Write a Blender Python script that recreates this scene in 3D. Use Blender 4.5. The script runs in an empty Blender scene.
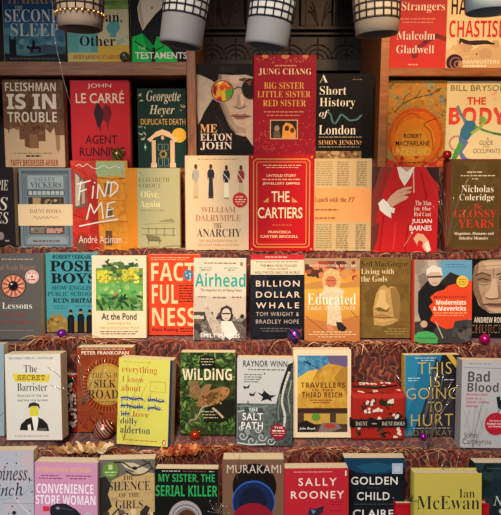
import bpy, bmesh, math, random
from mathutils import Vector, Matrix, noise
random.seed(11)
SC = bpy.context.scene
COL = SC.collection
F = 600.0                      # focal length in pixels of the 501x515 frame
PITCH = math.radians(9.0)
CP, SP = math.cos(PITCH), math.sin(PITCH)
EYE = Vector((0.0, 0.0, 1.25))

# ------------------------------------------------------------------ helpers
def ray(px, py):
    u, v = (px - 250.5) / F, (py - 257.5) / F
    return Vector((u, CP - v * SP, -SP - v * CP))
def on_y(px, py, Y):
    d = ray(px, py); return EYE + d * (Y / d.y)
def on_z(px, py, z):
    d = ray(px, py); return EYE + d * ((z - EYE.z) / d.z)
def on_plane(px, py, p, n):
    d = ray(px, py); return EYE + d * ((p - EYE).dot(n) / d.dot(n))
def lin(h):
    h = h.lstrip('#')
    if len(h) == 3: h = ''.join(c * 2 for c in h)
    out = []
    for i in (0, 2, 4):
        c = int(h[i:i + 2], 16) / 255
        out.append(c / 12.92 if c <= .04045 else ((c + .055) / 1.055) ** 2.4)
    return tuple(out) + (1.0,)

MATS = {}
def new_mat(key):
    m = bpy.data.materials.new('material_%d' % len(MATS)); m.use_nodes = True
    MATS[key] = m
    return m, m.node_tree.nodes, m.node_tree.links, m.node_tree.nodes['Principled BSDF']
def mat(c, rough=.55, metal=0.0, spec=.1):
    """'rrggbb' -> plain print colour; ('grad', axis, [(pos, hex)..]); ('noise', scale, dist, [(pos, hex)..])"""
    if isinstance(c, bpy.types.Material): return c
    key = (repr(c), rough, metal, spec)
    if key in MATS: return MATS[key]
    m, N, L, b = new_mat(key)
    b.inputs['Roughness'].default_value = rough
    b.inputs['Metallic'].default_value = metal
    b.inputs['Specular IOR Level'].default_value = spec
    if isinstance(c, str):
        b.inputs['Base Color'].default_value = lin(c)
        return m
    tc = N.new('ShaderNodeTexCoord'); rp = N.new('ShaderNodeValToRGB')
    stops = c[-1]; cr = rp.color_ramp
    while len(cr.elements) < len(stops): cr.elements.new(.5)
    for e, (p, h) in zip(cr.elements, stops):
        e.position = p; e.color = lin(h)
    if c[0] == 'grad':
        sx = N.new('ShaderNodeSeparateXYZ'); L.new(tc.outputs['Generated'], sx.inputs[0])
        L.new(sx.outputs[c[1]], rp.inputs[0])
    else:
        nz = N.new('ShaderNodeTexNoise'); nz.inputs['Scale'].default_value = c[1]
        nz.inputs['Distortion'].default_value = c[2]; nz.inputs['Detail'].default_value = 5
        nz.inputs['Roughness'].default_value = .6
        L.new(tc.outputs['Object'], nz.inputs['Vector']); L.new(nz.outputs['Fac'], rp.inputs[0])
    L.new(rp.outputs[0], b.inputs['Base Color'])
    return m

def NZ(a, b, s=180, d=.6): return ('noise', s, d, [(.36, a), (.64, b)])

class MB:
    """Collects polygons with materials; build() links them as one mesh object."""
    def __init__(s): s.v = []; s.f = []; s.mi = []; s.mats = []; s.smooth = []
    def m(s, c):
        c = mat(c)
        if c not in s.mats: s.mats.append(c)
        return s.mats.index(c)
    def poly(s, pts, c, smooth=False):
        n = len(s.v); s.v += [tuple(p) for p in pts]
        s.f.append(tuple(range(n, n + len(pts)))); s.mi.append(s.m(c)); s.smooth.append(smooth)
    def faces(s, vs, fs, c, smooth=False):
        n = len(s.v); s.v += [tuple(p) for p in vs]; k = s.m(c)
        for f in fs:
            s.f.append(tuple(i + n for i in f)); s.mi.append(k); s.smooth.append(smooth)
    def box(s, x0, y0, z0, x1, y1, z1, c, bev=0.0):
        bm = bmesh.new(); bmesh.ops.create_cube(bm, size=1)
        for v in bm.verts:
            v.co = Vector(((x0 + x1) / 2 + v.co.x * (x1 - x0), (y0 + y1) / 2 + v.co.y * (y1 - y0), (z0 + z1) / 2 + v.co.z * (z1 - z0)))
        if bev: bmesh.ops.bevel(bm, geom=bm.edges[:], offset=bev, segments=2, affect='EDGES', profile=.5)
        s.bm(bm, c)
    def bm(s, bm, c, smooth=False):
        bm.verts.index_update()
        s.faces([v.co.copy() for v in bm.verts], [[v.index for v in f.verts] for f in bm.faces], c, smooth); bm.free()
    def lathe(s, prof, c, n=32, M=None, smooth=True):
        vs, fs = [], []
        for r, z in prof:
            for k in range(n):
                a = 2 * math.pi * k / n; p = Vector((r * math.cos(a), r * math.sin(a), z))
                vs.append(M @ p if M else p)
        for i in range(len(prof) - 1):
            for k in range(n):
                fs.append((i * n + k, i * n + (k + 1) % n, (i + 1) * n + (k + 1) % n, (i + 1) * n + k))
        s.faces(vs, fs, c, smooth)
    def tube(s, pts, r, c, n=5, taper=False):
        pts = [Vector(p) for p in pts]; vs, fs = [], []
        for i, p in enumerate(pts):
            d = (pts[min(i + 1, len(pts) - 1)] - pts[max(i - 1, 0)]).normalized()
            a = d.cross(Vector((.31, .53, .79))).normalized(); b = d.cross(a)
            rr = r * (1 - .7 * i / (len(pts) - 1)) if taper else r
            for k in range(n):
                t = 2 * math.pi * k / n; vs.append(p + a * rr * math.cos(t) + b * rr * math.sin(t))
        for i in range(len(pts) - 1):
            for k in range(n):
                fs.append((i * n + k, i * n + (k + 1) % n, (i + 1) * n + (k + 1) % n, (i + 1) * n + k))
        fs.append(tuple(range(n))[::-1]); fs.append(tuple(range((len(pts) - 1) * n, len(pts) * n)))
        s.faces(vs, fs, c, True)
    def build(s, name, parent=None, loc=None):
        me = bpy.data.meshes.new(name); me.from_pydata(s.v, [], s.f)
        for m in s.mats: me.materials.append(m)
        me.polygons.foreach_set('material_index', s.mi)
        me.polygons.foreach_set('use_smooth', s.smooth)
        me.update()
        o = bpy.data.objects.new(name, me); COL.objects.link(o)
        if parent: o.parent = parent
        if loc is not None: o.location = loc
        return o
def tag(o, label=None, cat=None, group=None, kind=None):
    for k, v in (('label', label), ('category', cat), ('group', group), ('kind', kind)):
        if v: o[k] = v
    return o
def empty(name, loc, label, cat, group=None, M=None):
    o = bpy.data.objects.new(name, None); COL.objects.link(o); o.empty_display_size = .03
    if M is not None: o.matrix_world = M
    else: o.location = loc
    return tag(o, label, cat, group)

# ------------------------------------------------------------------ lettering
STY = {'r': ('serif', -.0105), 'R': ('serif', -.002), 'B': ('serif', .014), 't': ('gill', -.012), 's': ('gill', -.004), 'b': ('gill', .01), 'k': ('gill', .032),
       'N': ('sans', -.004), 'X': ('sans', .014), 'n': ('sansr', .01), 'i': ('ital', .004), 'I': ('bital', -.006), 'c': ('script', 0), 'm': ('mono', .006)}
UP = {'serif': (0x1D400, 0x1D41A, 0x1D7CE), 'sans': (0x1D5D4, 0x1D5EE, 0x1D7EC), 'sansr': (0x1D5A0, 0x1D5BA, 0x1D7E2), 'ital': (0x1D434, 0x1D44E, None),
      'bital': (0x1D468, 0x1D482, None), 'script': (0x1D4D0, 0x1D4EA, None), 'mono': (0x1D670, 0x1D68A, 0x1D7F6)}
def restyle(t, fam):
    if fam == 'gill': return t
    U, l, d = UP[fam]; out = ''
    for k in t:
        if 'A' <= k <= 'Z': out += chr(U + ord(k) - 65)
        elif 'a' <= k <= 'z': out += '\u210e' if (fam == 'ital' and k == 'h') else chr(l + ord(k) - 97)
        elif '0' <= k <= '9' and d: out += chr(d + ord(k) - 48)
        else: out += k
    return out
TXT = {}
def text_mesh(t, sty, sp=1.0):
    key = (t, sty, sp)
    if key in TXT: return TXT[key]
    fam, off = STY[sty]
    c = bpy.data.curves.new('lettering', 'FONT'); c.body = restyle(t, fam); c.offset = off
    c.dimensions = '2D'; c.fill_mode = 'FRONT'; c.resolution_u = 3; c.space_character = sp
    o = bpy.data.objects.new('lettering', c); COL.objects.link(o)
    me = o.to_mesh()
    v = [(p.co.x, p.co.y) for p in me.vertices]; f = [tuple(p.vertices) for p in me.polygons]
    o.to_mesh_clear(); bpy.data.objects.remove(o); bpy.data.curves.remove(c)
    xs = [p[0] for p in v]; ys = [p[1] for p in v]
    a, b, w, h = min(xs), min(ys), max(xs) - min(xs), max(ys) - min(ys)
    v = [((x - a) / w, (y - b) / h) for x, y in v]
    TXT[key] = (v, f); return TXT[key]

# ------------------------------------------------------------------ printed art (coordinates on the cover)
def R(x0, y0, x1, y1, c): return ('P', [(x0, y0), (x1, y0), (x1, y1), (x0, y1)], c)
def P(pts, c): return ('P', pts, c)
def E(cx, cy, rx, ry, c, n=28): return ('P', [(cx + rx * math.cos(2 * math.pi * k / n), cy + ry * math.sin(2 * math.pi * k / n)) for k in range(n)], c)
def S(pts, w, c): return ('S', pts, w, c)
def C(pts, w, c, n=5):
    out = []; q = [pts[0]] + list(pts) + [pts[-1]]
    for i in range(1, len(q) - 2):
        for k in range(n):
            t = k / n
            out.append(tuple(.5 * (2 * q[i][a] + (q[i + 1][a] - q[i - 1][a]) * t + (2 * q[i - 1][a] - 5 * q[i][a] + 4 * q[i + 1][a] - q[i + 2][a]) * t * t + (3 * q[i][a] - q[i - 1][a] - 3 * q[i + 1][a] + q[i + 2][a]) * t ** 3) for a in (0, 1)))
    return ('S', out + [pts[-1]], w, c)
def T(t, x0, y0, x1, y1, c, sty='s', sp=1.0): return ('T', t, x0, y0, x1, y1, c, sty, sp)
def G(x0, y0, x1, y1, c, seed=1): return ('G', x0, y0, x1, y1, c, seed)
def RING(cx, cy, r, w, c, n=24): return ('S', [(cx + r * math.cos(2 * math.pi * k / n), cy + r * math.sin(2 * math.pi * k / n)) for k in range(n + 1)], w, c)
def FR(x0, y0, x1, y1, w, c): return ('S', [(x0, y0), (x1, y0), (x1, y1), (x0, y1), (x0, y0)], w, c)
def B(n, x0, y0, x1, y1, r0, r1, cs, seed=1): return ('B', n, x0, y0, x1, y1, r0, r1, cs, seed)
def LF(n, x0, y0, x1, y1, l0, l1, cs, seed=1): return ('L', n, x0, y0, x1, y1, l0, l1, cs, seed)

def clip(pts, x0, y0, x1, y1):
    for ax, lim, sg in ((0, x0, 1), (0, x1, -1), (1, y0, 1), (1, y1, -1)):
        out = []
        for i in range(len(pts)):
            a, b = pts[i - 1], pts[i]
            ia, ib = (a[ax] - lim) * sg >= 0, (b[ax] - lim) * sg >= 0
            if ia != ib:
                t = (lim - a[ax]) / (b[ax] - a[ax]); out.append((a[0] + (b[0] - a[0]) * t, a[1] + (b[1] - a[1]) * t))
            if ib: out.append(b)
        pts = out
        if not pts: return []
    return pts

def draw(mb, art, rect, W, H, y=0.0, step=3e-5, x_off=0.0, z_off=0.0):
    """Lays printed shapes on a W x H face (front at local y = y, facing -y); rect is the cover in layout units."""
    xl, yt, xr, yb = rect
    def q(p): return (x_off - W / 2 + (p[0] - xl) / (xr - xl) * W, z_off + (yb - p[1]) / (yb - yt) * H)
    lay = 0
    def put(pts, c):
        pts = clip(pts, xl, yt, xr, yb)
        if len(pts) < 3: return
        a = sum(pts[i - 1][0] * pts[i][1] - pts[i][0] * pts[i - 1][1] for i in range(len(pts)))
        if a > 0: pts = pts[::-1]
        pp = [q(p) for p in pts]
        mb.poly([(x, y - lay * step, z) for x, z in pp], c)
    def stroke(pts, w, c):
        for i in range(len(pts) - 1):
            (ax, ay), (bx, by) = pts[i], pts[i + 1]
            l = math.hypot(bx - ax, by - ay) or 1e-6; dx, dy = (bx - ax) / l * w / 2, (by - ay) / l * w / 2
            e = .45
            put([(ax - dx * e - dy, ay - dy * e + dx), (bx + dx * e - dy, by + dy * e + dx), (bx + dx * e + dy, by + dy * e - dx), (ax - dx * e + dy, ay - dy * e - dx)], c)
    for op in art:
        lay += 1; k = op[0]
        if k == 'P': put(op[1], op[2])
        elif k == 'S': stroke(op[1], op[2], op[3])
        elif k == 'T':
            _, t, x0, y0, x1, y1, c, sty, sp = op
            v, f = text_mesh(t, sty, sp)
            pts = [q((x0 + a * (x1 - x0), y1 - b * (y1 - y0))) for a, b in v]
            mb.faces([(x, y - lay * step, z) for x, z in pts], f, c)
        elif k == 'G':
            _, x0, y0, x1, y1, c, seed = op; rd = random.Random(seed * 31 + int(x0 * 7 + y0 * 13)); x = x0; h = y1 - y0
            while x < x1 - .3:
                w = min(rd.uniform(1.6, 5.0), x1 - x); put([(x, y0), (x + w, y0), (x + w, y0 + h), (x, y0 + h)], c); x += w + .9
        elif k == 'B':
            _, n, x0, y0, x1, y1, r0, r1, cs, seed = op; rd = random.Random(seed)
            for _i in range(n):
                lay += .12
                cx, cy, r = rd.uniform(x0, x1), rd.uniform(y0, y1), rd.uniform(r0, r1); m = 7
                pts = [(cx + r * rd.uniform(.6, 1.2) * math.cos(6.283 * j / m), cy + r * rd.uniform(.6, 1.1) * math.sin(6.283 * j / m)) for j in range(m)]
                put(clip(pts, x0, y0, x1, y1) or [], rd.choice(cs))
        elif k == 'L':
            _, n, x0, y0, x1, y1, l0, l1, cs, seed = op; rd = random.Random(seed)
            for _i in range(n):
                lay += .12
                cx, cy, l, a = rd.uniform(x0, x1), rd.uniform(y0, y1), rd.uniform(l0, l1), rd.uniform(0, 6.283)
                w = l * rd.uniform(.2, .42); ca, sa = math.cos(a), math.sin(a)
                pts = [(cx + ca * u * l - sa * v * w, cy + sa * u * l + ca * v * w) for u, v in ((-.5, 0), (-.2, .42), (.15, .4), (.5, 0), (.15, -.4), (-.2, -.42))]
                put(clip(pts, x0, y0, x1, y1) or [], rd.choice(cs))

# ------------------------------------------------------------------ books
def page_mat():
    m, N, L, b = new_mat('pages'); tc = N.new('ShaderNodeTexCoord'); mp = N.new('ShaderNodeMapping'); nz = N.new('ShaderNodeTexNoise'); rp = N.new('ShaderNodeValToRGB')
    mp.inputs['Scale'].default_value = (3, 900, 3); nz.inputs['Scale'].default_value = 1.0; nz.inputs['Detail'].default_value = 2
    L.new(tc.outputs['Object'], mp.inputs[0]); L.new(mp.outputs[0], nz.inputs['Vector']); L.new(nz.outputs['Fac'], rp.inputs[0])
    rp.color_ramp.elements[0].position = .3; rp.color_ramp.elements[0].color = lin('c9b28a')
    rp.color_ramp.elements[1].position = .7; rp.color_ramp.elements[1].color = lin('efe0c0')
    L.new(rp.outputs[0], b.inputs['Base Color']); b.inputs['Roughness'].default_value = .8
    return m
PAGES = page_mat()
TREAD = {1: [], 2: [], 3: [], 4: [], 5: []}
BOOKS = {}
def book(key, label, rect, Y, base, art, row=None, T_=.024, hard=False, lean=8, yaw=0, roll=0, spine=None, back=None, group=None, band=None, stickers=(), zfix=None):
    """rect = (left, top, right, bottom) of the front cover in the photo's frame, Y = distance of the cover's foot."""
    xl, yt, xr, yb = rect
    xc, ym = (xl + xr) / 2, (yt + yb) / 2
    rot = Matrix.Rotation(math.radians(yaw), 3, 'Z') @ Matrix.Rotation(math.radians(-lean), 3, 'X') @ Matrix.Rotation(math.radians(roll), 3, 'Y')
    ex, ey, ez = (rot @ Vector(a) for a in ((1, 0, 0), (0, 1, 0), (0, 0, 1)))
    p0 = on_y(xc, yb, Y)
    if zfix is not None: p0.z = zfix + T_ * math.sin(math.radians(lean))
    def loc(px, py):
        d = on_plane(px, py, p0, ey) - p0; return d.dot(ex), d.dot(ez)
    al, ar, H = loc(xl, ym)[0], loc(xr, ym)[0], loc(xc, yt)[1]
    W = ar - al
    org = p0 + ex * ((al + ar) / 2)
    zb = org.z - T_ * math.sin(math.radians(lean)) - abs(math.sin(math.radians(roll))) * W / 2
    if zfix is not None:                                # layout foot = where the cover really ends
        d = p0 - EYE; v = -(d.y * SP + d.z * CP) / (d.y * CP - d.z * SP); yb2 = 257.5 + F * v
        rect = (xl, yt, xr, yb2); yb = yb2
    if row: TREAD[row].append((org.x - W / 2 - .002, org.x + W / 2 + .002, zb))
    t = empty('hardback_book' if hard else 'paperback_book', None, label, 'book', group, Matrix.Translation(org) @ rot.to_4x4())
    ct = .0026 if hard else .0006
    ins = .003 if hard else .0003
    spine = spine or (base if isinstance(base, str) else '3a2a24'); back = back or spine
    mb = MB(); mb.box(-W / 2, 0, 0, W / 2, ct, H, base, .0004 if hard else 0)
    draw(mb, art, rect, W, H)
    mb.build('front_cover', t)
    mb = MB(); mb.box(-W / 2, T_ - ct, 0, W / 2, T_, H, back, .0004 if hard else 0); mb.build('back_cover', t)
    mb = MB()
    if hard:                                           # rounded spine
        n = 8; vs = []; fs = []
        for zz in (0, H):
            for j in range(n + 1):
                a = math.pi * j / n; vs.append((-W / 2 - .0035 * math.sin(a), T_ / 2 - (T_ / 2) * math.cos(a), zz))
            for j in range(n + 1):
                a = math.pi * (n - j) / n; vs.append((-W / 2 + .0015 - .0035 * math.sin(a), T_ / 2 - (T_ / 2 - .0022) * math.cos(a), zz))
        k = 2 * (n + 1)
        for j in range(k): fs.append((j, (j + 1) % k, k + (j + 1) % k, k + j))
        fs.append(tuple(range(k))[::-1]); fs.append(tuple(range(k, 2 * k)))
        mb.faces(vs, fs, spine)
    else: mb.box(-W / 2 - .0006, 0, 0, -W / 2, T_, H, spine)
    mb.build('spine', t)
    mb = MB(); mb.box(-W / 2 + .0006, ct + .0001, ins, W / 2 - ins, T_ - ct - .0001, H - ins, PAGES); mb.build('page_block', t)
    if band:
        y0, y1, c, bart = band
        z0, z1 = (yb - y1) / (yb - yt) * H, (yb - y0) / (yb - yt) * H; e = .0012
        mb = MB(); mb.box(-W / 2 - e - .003, -e - .0004, z0, W / 2 + e, -e, z1, c); mb.box(-W / 2 - e - .003, T_ + .0004, z0, W / 2 + e, T_ + .0008, z1, c)
        mb.box(-W / 2 - e - .0034, -e, z0, -W / 2 - e - .003, T_ + .0006, z1, c); mb.box(W / 2 + e, -e, z0, W / 2 + e + .0004, T_ + .0006, z1, c)
        draw(mb, bart, (xl, y0, xr, y1), W, z1 - z0, -e - .0005, z_off=z0); mb.build('belly_band', t)
    for cx, cy, r, c, lab, sart in stickers:
        mb = MB(); u, w = (cx - xl) / (xr - xl) * W - W / 2, (yb - cy) / (yb - yt) * H; rr = r / (xr - xl) * W
        if lab.startswith('square'): mb.box(u - rr, -.0022, w - rr, u + rr, -.0016, w + rr, c)
        else:
            n = 28; vs = [(u + rr * math.cos(6.2832 * j / n), yy, w + rr * math.sin(6.2832 * j / n)) for yy in (-.0022, -.0016) for j in range(n)]
            mb.faces(vs, [tuple(range(n)), tuple(range(n, 2 * n))[::-1]] + [(j, n + j, n + (j + 1) % n, (j + 1) % n) for j in range(n)], c)
        draw(mb, sart, rect, W, H, -.0022); st = mb.build('sticker', t); st['label'] = lab
    BOOKS[key] = dict(o=t, W=W, H=H, T=T_, rot=rot, org=org)
    return t
# ------------------------------------------------------------------ the books, shelf by shelf
GA, GB, GC, GD, GE, GF = ('books on the upper shelves', 'books at the back below the upper shelves', 'books on the top step', 'books on the middle step',
                          'books on the fourth row', 'books on the front step')
K = '1a1614'
# ---- upper shelves
z1 = on_y(95, 168, 1.6).z - .012; zL = on_y(95, 62.5, 1.6).z; zR = on_y(440, 68.5, 1.6).z
book('sleep', 'dark blue hardback with a horse rider and tower silhouette, far left of upper shelf', (3, -32, 64.5, 60.5), 1.6,
     ('grad', 2, [(.0, '27424e'), (.14, '5f8e98'), (.3, '3f7290'), (.55, '1f4a72'), (1, '142a44')]),
     [B(16, 3, 28, 64, 52, 3, 8, ['4a7c8c', '5a8c98', '6f9ca4', '39687e'], 3), P([(3, 53), (14, 55), (26, 56), (40, 55), (52, 53), (64.5, 51), (64.5, 61), (3, 61)], '18222a'),
      P([(28, 47), (44, 44), (64, 47), (64, 54), (28, 54)], '3a5560'),
      P([(8, 56), (8, 37), (9, 34), (9.8, 39), (13.2, 39), (14, 34), (15, 37), (15, 56)], '10181e'),
      P([(25, 47), (27, 45), (29, 47), (31, 46), (31, 42), (31.5, 40), (33, 39.5), (34, 42), (34, 46), (38, 46), (40, 48), (39, 53), (38, 53), (37.5, 49), (32, 49), (31, 53), (30, 53), (29, 49), (27, 49)], '0c1216'),
      T('HARRIS', 8, -11, 56, 3.5, 'a87848', 'r'), T('THE', 15, 5.5, 23, 9.5, 'b8c0c0', 'r'), T('SECOND', 5, 9, 60, 21.5, 'd8d8d0', 'r'), T('SLEEP', 10, 23, 58.5, 36, 'c8ccc8', 'r'), G(8, 58, 55, 59.2, '6a5a48')],
     T_=.034, hard=True, lean=3, spine='c8b490', group=GA, zfix=zL)
book('other', 'hardback with teal head silhouette on cream, green and yellow bands, between blue and black books', (67, -28, 128.5, 62), 1.6, 'd9cba0',
     [R(67, -28, 128.5, 9, '7c9c4c'), B(8, 67, -5, 128, 9, 2, 6, ['86a858', '6f9040'], 5), R(67, 45, 128.5, 62, 'e2b548'), R(67, 30, 97, 52.5, '62aaa6'), R(67, 52.5, 98, 62, 'd8c070'), R(78, 34, 90, 52.5, '78b8b0'),
      P([(107, 31), (106, 27), (109, 22), (114, 20), (119, 22), (120, 27), (118, 31), (116, 33), (116, 37), (109, 37), (110, 34)], '5aa8a8'), B(6, 116, 36, 128, 45, 1.5, 4, ['a8c0a0', '7cb4a8'], 9),
      G(99, 1, 119, 2.2, '4c6030'), G(100, 3.2, 116, 4.2, '4c6030'), T('Woman,', 74, 11.5, 122, 23, K, 'R'), T('Girl,', 74, -12, 104, 1, K, 'R'), T('Other', 79, 35.5, 115, 46, K, 'R'), T('BERNARDINE EVARISTO', 72, 55, 122, 59, 'a84a28', 'R')],
     T_=.034, hard=True, lean=3, spine='d8c890', group=GA, zfix=zL)
book('testaments', 'black hardback with bright green robe and white bonnet, right end of left upper shelf', (131.5, -24, 187, 64), 1.6, '17181c',
     [P([(150, -18), (141, -4), (137.5, 8), (139, 20), (142.5, 30.5), (147, 24), (156, 13), (165, 5), (163, -6)], 'ecdcc4'), P([(141, -2), (138, 9), (140, 20), (142.5, 30), (144, 24), (142, 10)], 'd4b49c'), E(152, 7.5, 1.3, 1.5, '9a9484'),
      P([(131.5, 37), (142, 33), (153.5, 46), (156.5, 36), (160, 37), (165, 44), (173, 52), (178, 64), (131.5, 64)], '12c050'), P([(142, 33), (153.5, 46), (153, 64), (150, 64)], '0ea044'),
      S([(134, 41), (152, 52), (163.5, 46)], 1.1, '101410'), P([(151.5, 50), (154.5, 50), (155, 64), (151, 64)], '141a16'), E(153.5, 49, 1.5, 2, '101410'),
      T('THE', 138, 46.5, 145, 49.5, 'e0e0d0', 's'), T('TESTAMENTS', 134.5, 52, 186.5, 58.8, 'f4f0e4', 'b')],
     T_=.034, hard=True, lean=3, group=GA, zfix=zL)
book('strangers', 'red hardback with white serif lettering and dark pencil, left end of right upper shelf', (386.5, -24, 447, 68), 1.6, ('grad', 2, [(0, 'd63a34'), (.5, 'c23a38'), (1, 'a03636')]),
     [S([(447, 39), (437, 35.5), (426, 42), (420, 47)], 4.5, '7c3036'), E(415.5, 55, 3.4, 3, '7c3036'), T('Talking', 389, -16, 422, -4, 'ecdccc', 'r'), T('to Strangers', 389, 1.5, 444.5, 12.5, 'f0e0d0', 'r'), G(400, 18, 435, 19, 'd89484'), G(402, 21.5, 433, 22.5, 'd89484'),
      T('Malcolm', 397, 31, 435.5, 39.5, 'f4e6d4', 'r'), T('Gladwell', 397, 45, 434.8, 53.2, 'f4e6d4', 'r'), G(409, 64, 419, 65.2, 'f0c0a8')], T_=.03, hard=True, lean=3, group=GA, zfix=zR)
book('chastise', 'cream hardback with black and red capitals and a bomber plane, right upper shelf', (446.8, -25, 508, 68.5), 1.6, 'ecd0a0',
     [R(447, 45, 508, 68.5, 'dcb888'), B(10, 447, 40, 508, 58, 3, 9, ['e4c494', 'd0a880', 'f0d8ac'], 4), T('HASTINGS', 451, -3, 506, 14.3, '221a1a', 'N'), T('CHASTISE', 449.5, 20, 504.5, 37, 'd42c2c', 'N'),
      P([(460, 38), (462, 38), (470, 40.5), (478, 40), (488, 40), (492, 42), (496, 43), (495, 44.5), (485, 44), (475, 45), (465, 43.5), (462, 41.5), (461.5, 43.5), (460, 43.5)], '3a2c28'), E(478, 54, 1, .8, '3a2c28'),
      E(456, 62.5, 8.5, 8.5, '3a242c'), RING(457, 63, 5.5, 1.2, 'b07888'), RING(459, 64, 3, 1.2, 'c88890'), E(462, 64, 2.6, 3.2, 'c89a60'), T('DAMBUSTERS', 464, 60, 501, 63.6, 'fff4dc', 'N'), G(465, 65, 489, 67, 'fff4dc')], T_=.034, hard=True, lean=3, group=GA, zfix=zR)
# ---- back row beneath the upper shelves
book('fleishman', 'brown and cream hardback with upside down skyline and bold pale capitals, back row left', (4, 79, 64, 168), 1.6, 'dab68e',
     [R(4, 79, 64, 128, ('noise', 60, .4, [(.3, '4a3022'), (.5, '6c4a32'), (.7, '8a6446')])), P([(4, 127), (8, 130), (8, 134), (10, 128), (19, 128), (19, 139), (24, 139), (24, 146), (29, 148), (38, 148), (38, 141), (45, 141), (45, 128), (50, 133), (54, 127), (55, 135), (64, 135), (64, 120), (4, 120)], '7a5238'),
      R(29, 134, 37, 148, '946a48'), P([(55, 135), (59.5, 135), (59.5, 148), (57.3, 153), (55.5, 148)], 'a8805c'), B(14, 6, 122, 62, 134, 1, 3, ['5a3a28', '90684a', '6a4630'], 7),
      T('FLEISHMAN', 6.5, 82.5, 57, 91, 'ecd8c0', 'N'), T('IS IN', 7.5, 93.5, 56.8, 109, 'ecd8c0', 'X'), T('TROUBLE', 8, 111.5, 57, 122, 'ecd8c0', 'N'), G(13, 152.6, 52, 153.4, '8a6a50'), G(25, 155, 40, 156.6, '302020'), T('TAFFY BRODESSER-AKNER', 9, 159.5, 57, 166, '9c2820', 'N')],
     T_=.034, hard=True, lean=3, spine='b02828', back='b02828', group=GB, zfix=z1 + .0121)
book('agent', 'red hardback with two dark dripping figures, back row second from left', (71.5, 80, 130, 171), 1.6, 'cc2a32',
     [P([(103, 108), (106, 104), (110, 106), (112, 112), (111, 118), (109, 122), (108, 132), (106.5, 122), (102, 118)], '7c2026'), P([(94, 113), (95, 108), (97, 104), (100, 105), (102, 108), (104, 113), (103, 120), (101, 124), (100.5, 133), (99, 126), (97.5, 128), (96, 120)], '34242a'),
      E(98.3, 105, 2, 2.6, '34242a'), T('JOHN', 88.5, 83.5, 112, 88.7, 'f0dac4', 's'), T('LE CARRÉ', 76.5, 90.5, 124.5, 103, 'f0dac4', 'b'), T('AGENT', 85, 135, 117, 143.5, '34161a', 'b'), T('RUNNING', 79, 147, 125, 156, '34161a', 'b'), T('IN THE FIELD', 80, 159.5, 124, 167, '34161a', 'b')], T_=.03, hard=True, lean=3, group=GB, zfix=z1 + .0121)
book('heyer', 'dark green book with cream arched doorway and yellow moon, back row beside the left post', (138, 88.5, 186, 171), 1.6, '17342e',
     [T('Georgette', 147, 90.5, 181, 104, 'd8d2bc', 'I'), T('Heyer', 149.5, 105, 175, 116.5, 'd8d2bc', 'I'), T('DUPLICATE DEATH', 141, 118.5, 185.5, 124.5, 'd0a458', 'b'), E(179, 135, 7.3, 7.3, 'f0b83c'),
      P([(147, 139), (150, 137), (156, 131.5), (162, 129), (169, 131.5), (175, 137), (178, 139), (175, 142), (170, 137.5), (162, 134.5), (154, 137.5), (150, 142)], 'ecc8a0'), R(151.5, 140, 155.5, 171, 'e4bc94'), R(170, 140, 174.5, 171, 'e4bc94'), R(150.5, 163, 156.5, 171, 'ecc8a0'), R(169.5, 163, 175.5, 171, 'ecc8a0'),
      R(156.5, 141, 169.5, 171, '1e3a38'), E(162.5, 137.5, 1.6, 2.2, 'd8b088'), FR(158, 144, 162, 150, .5, '7c9488'), FR(164, 144, 168, 150, .5, '7c9488'), FR(158, 158, 162, 166, .5, '7c9488'), FR(164, 158, 168, 166, .5, '7c9488'), RING(163, 154, 3, 1.5, 'd0a050'),
      LF(9, 138, 126, 146, 140, 3, 6, ['c8c0a0', '88a080'], 3), LF(5, 180, 104, 186, 114, 3, 5, ['d8c8a0', 'c0a878'], 4), LF(4, 138, 93, 144, 103, 3, 5, ['c8c8b4'], 5), E(145, 147, 1.2, 1.2, 'a8e0c8'), P([(145, 143), (145.6, 147), (145, 151), (144.4, 147)], 'a8e0c8')], T_=.022, lean=3, group=GB, zfix=z1 + .0121)
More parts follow.
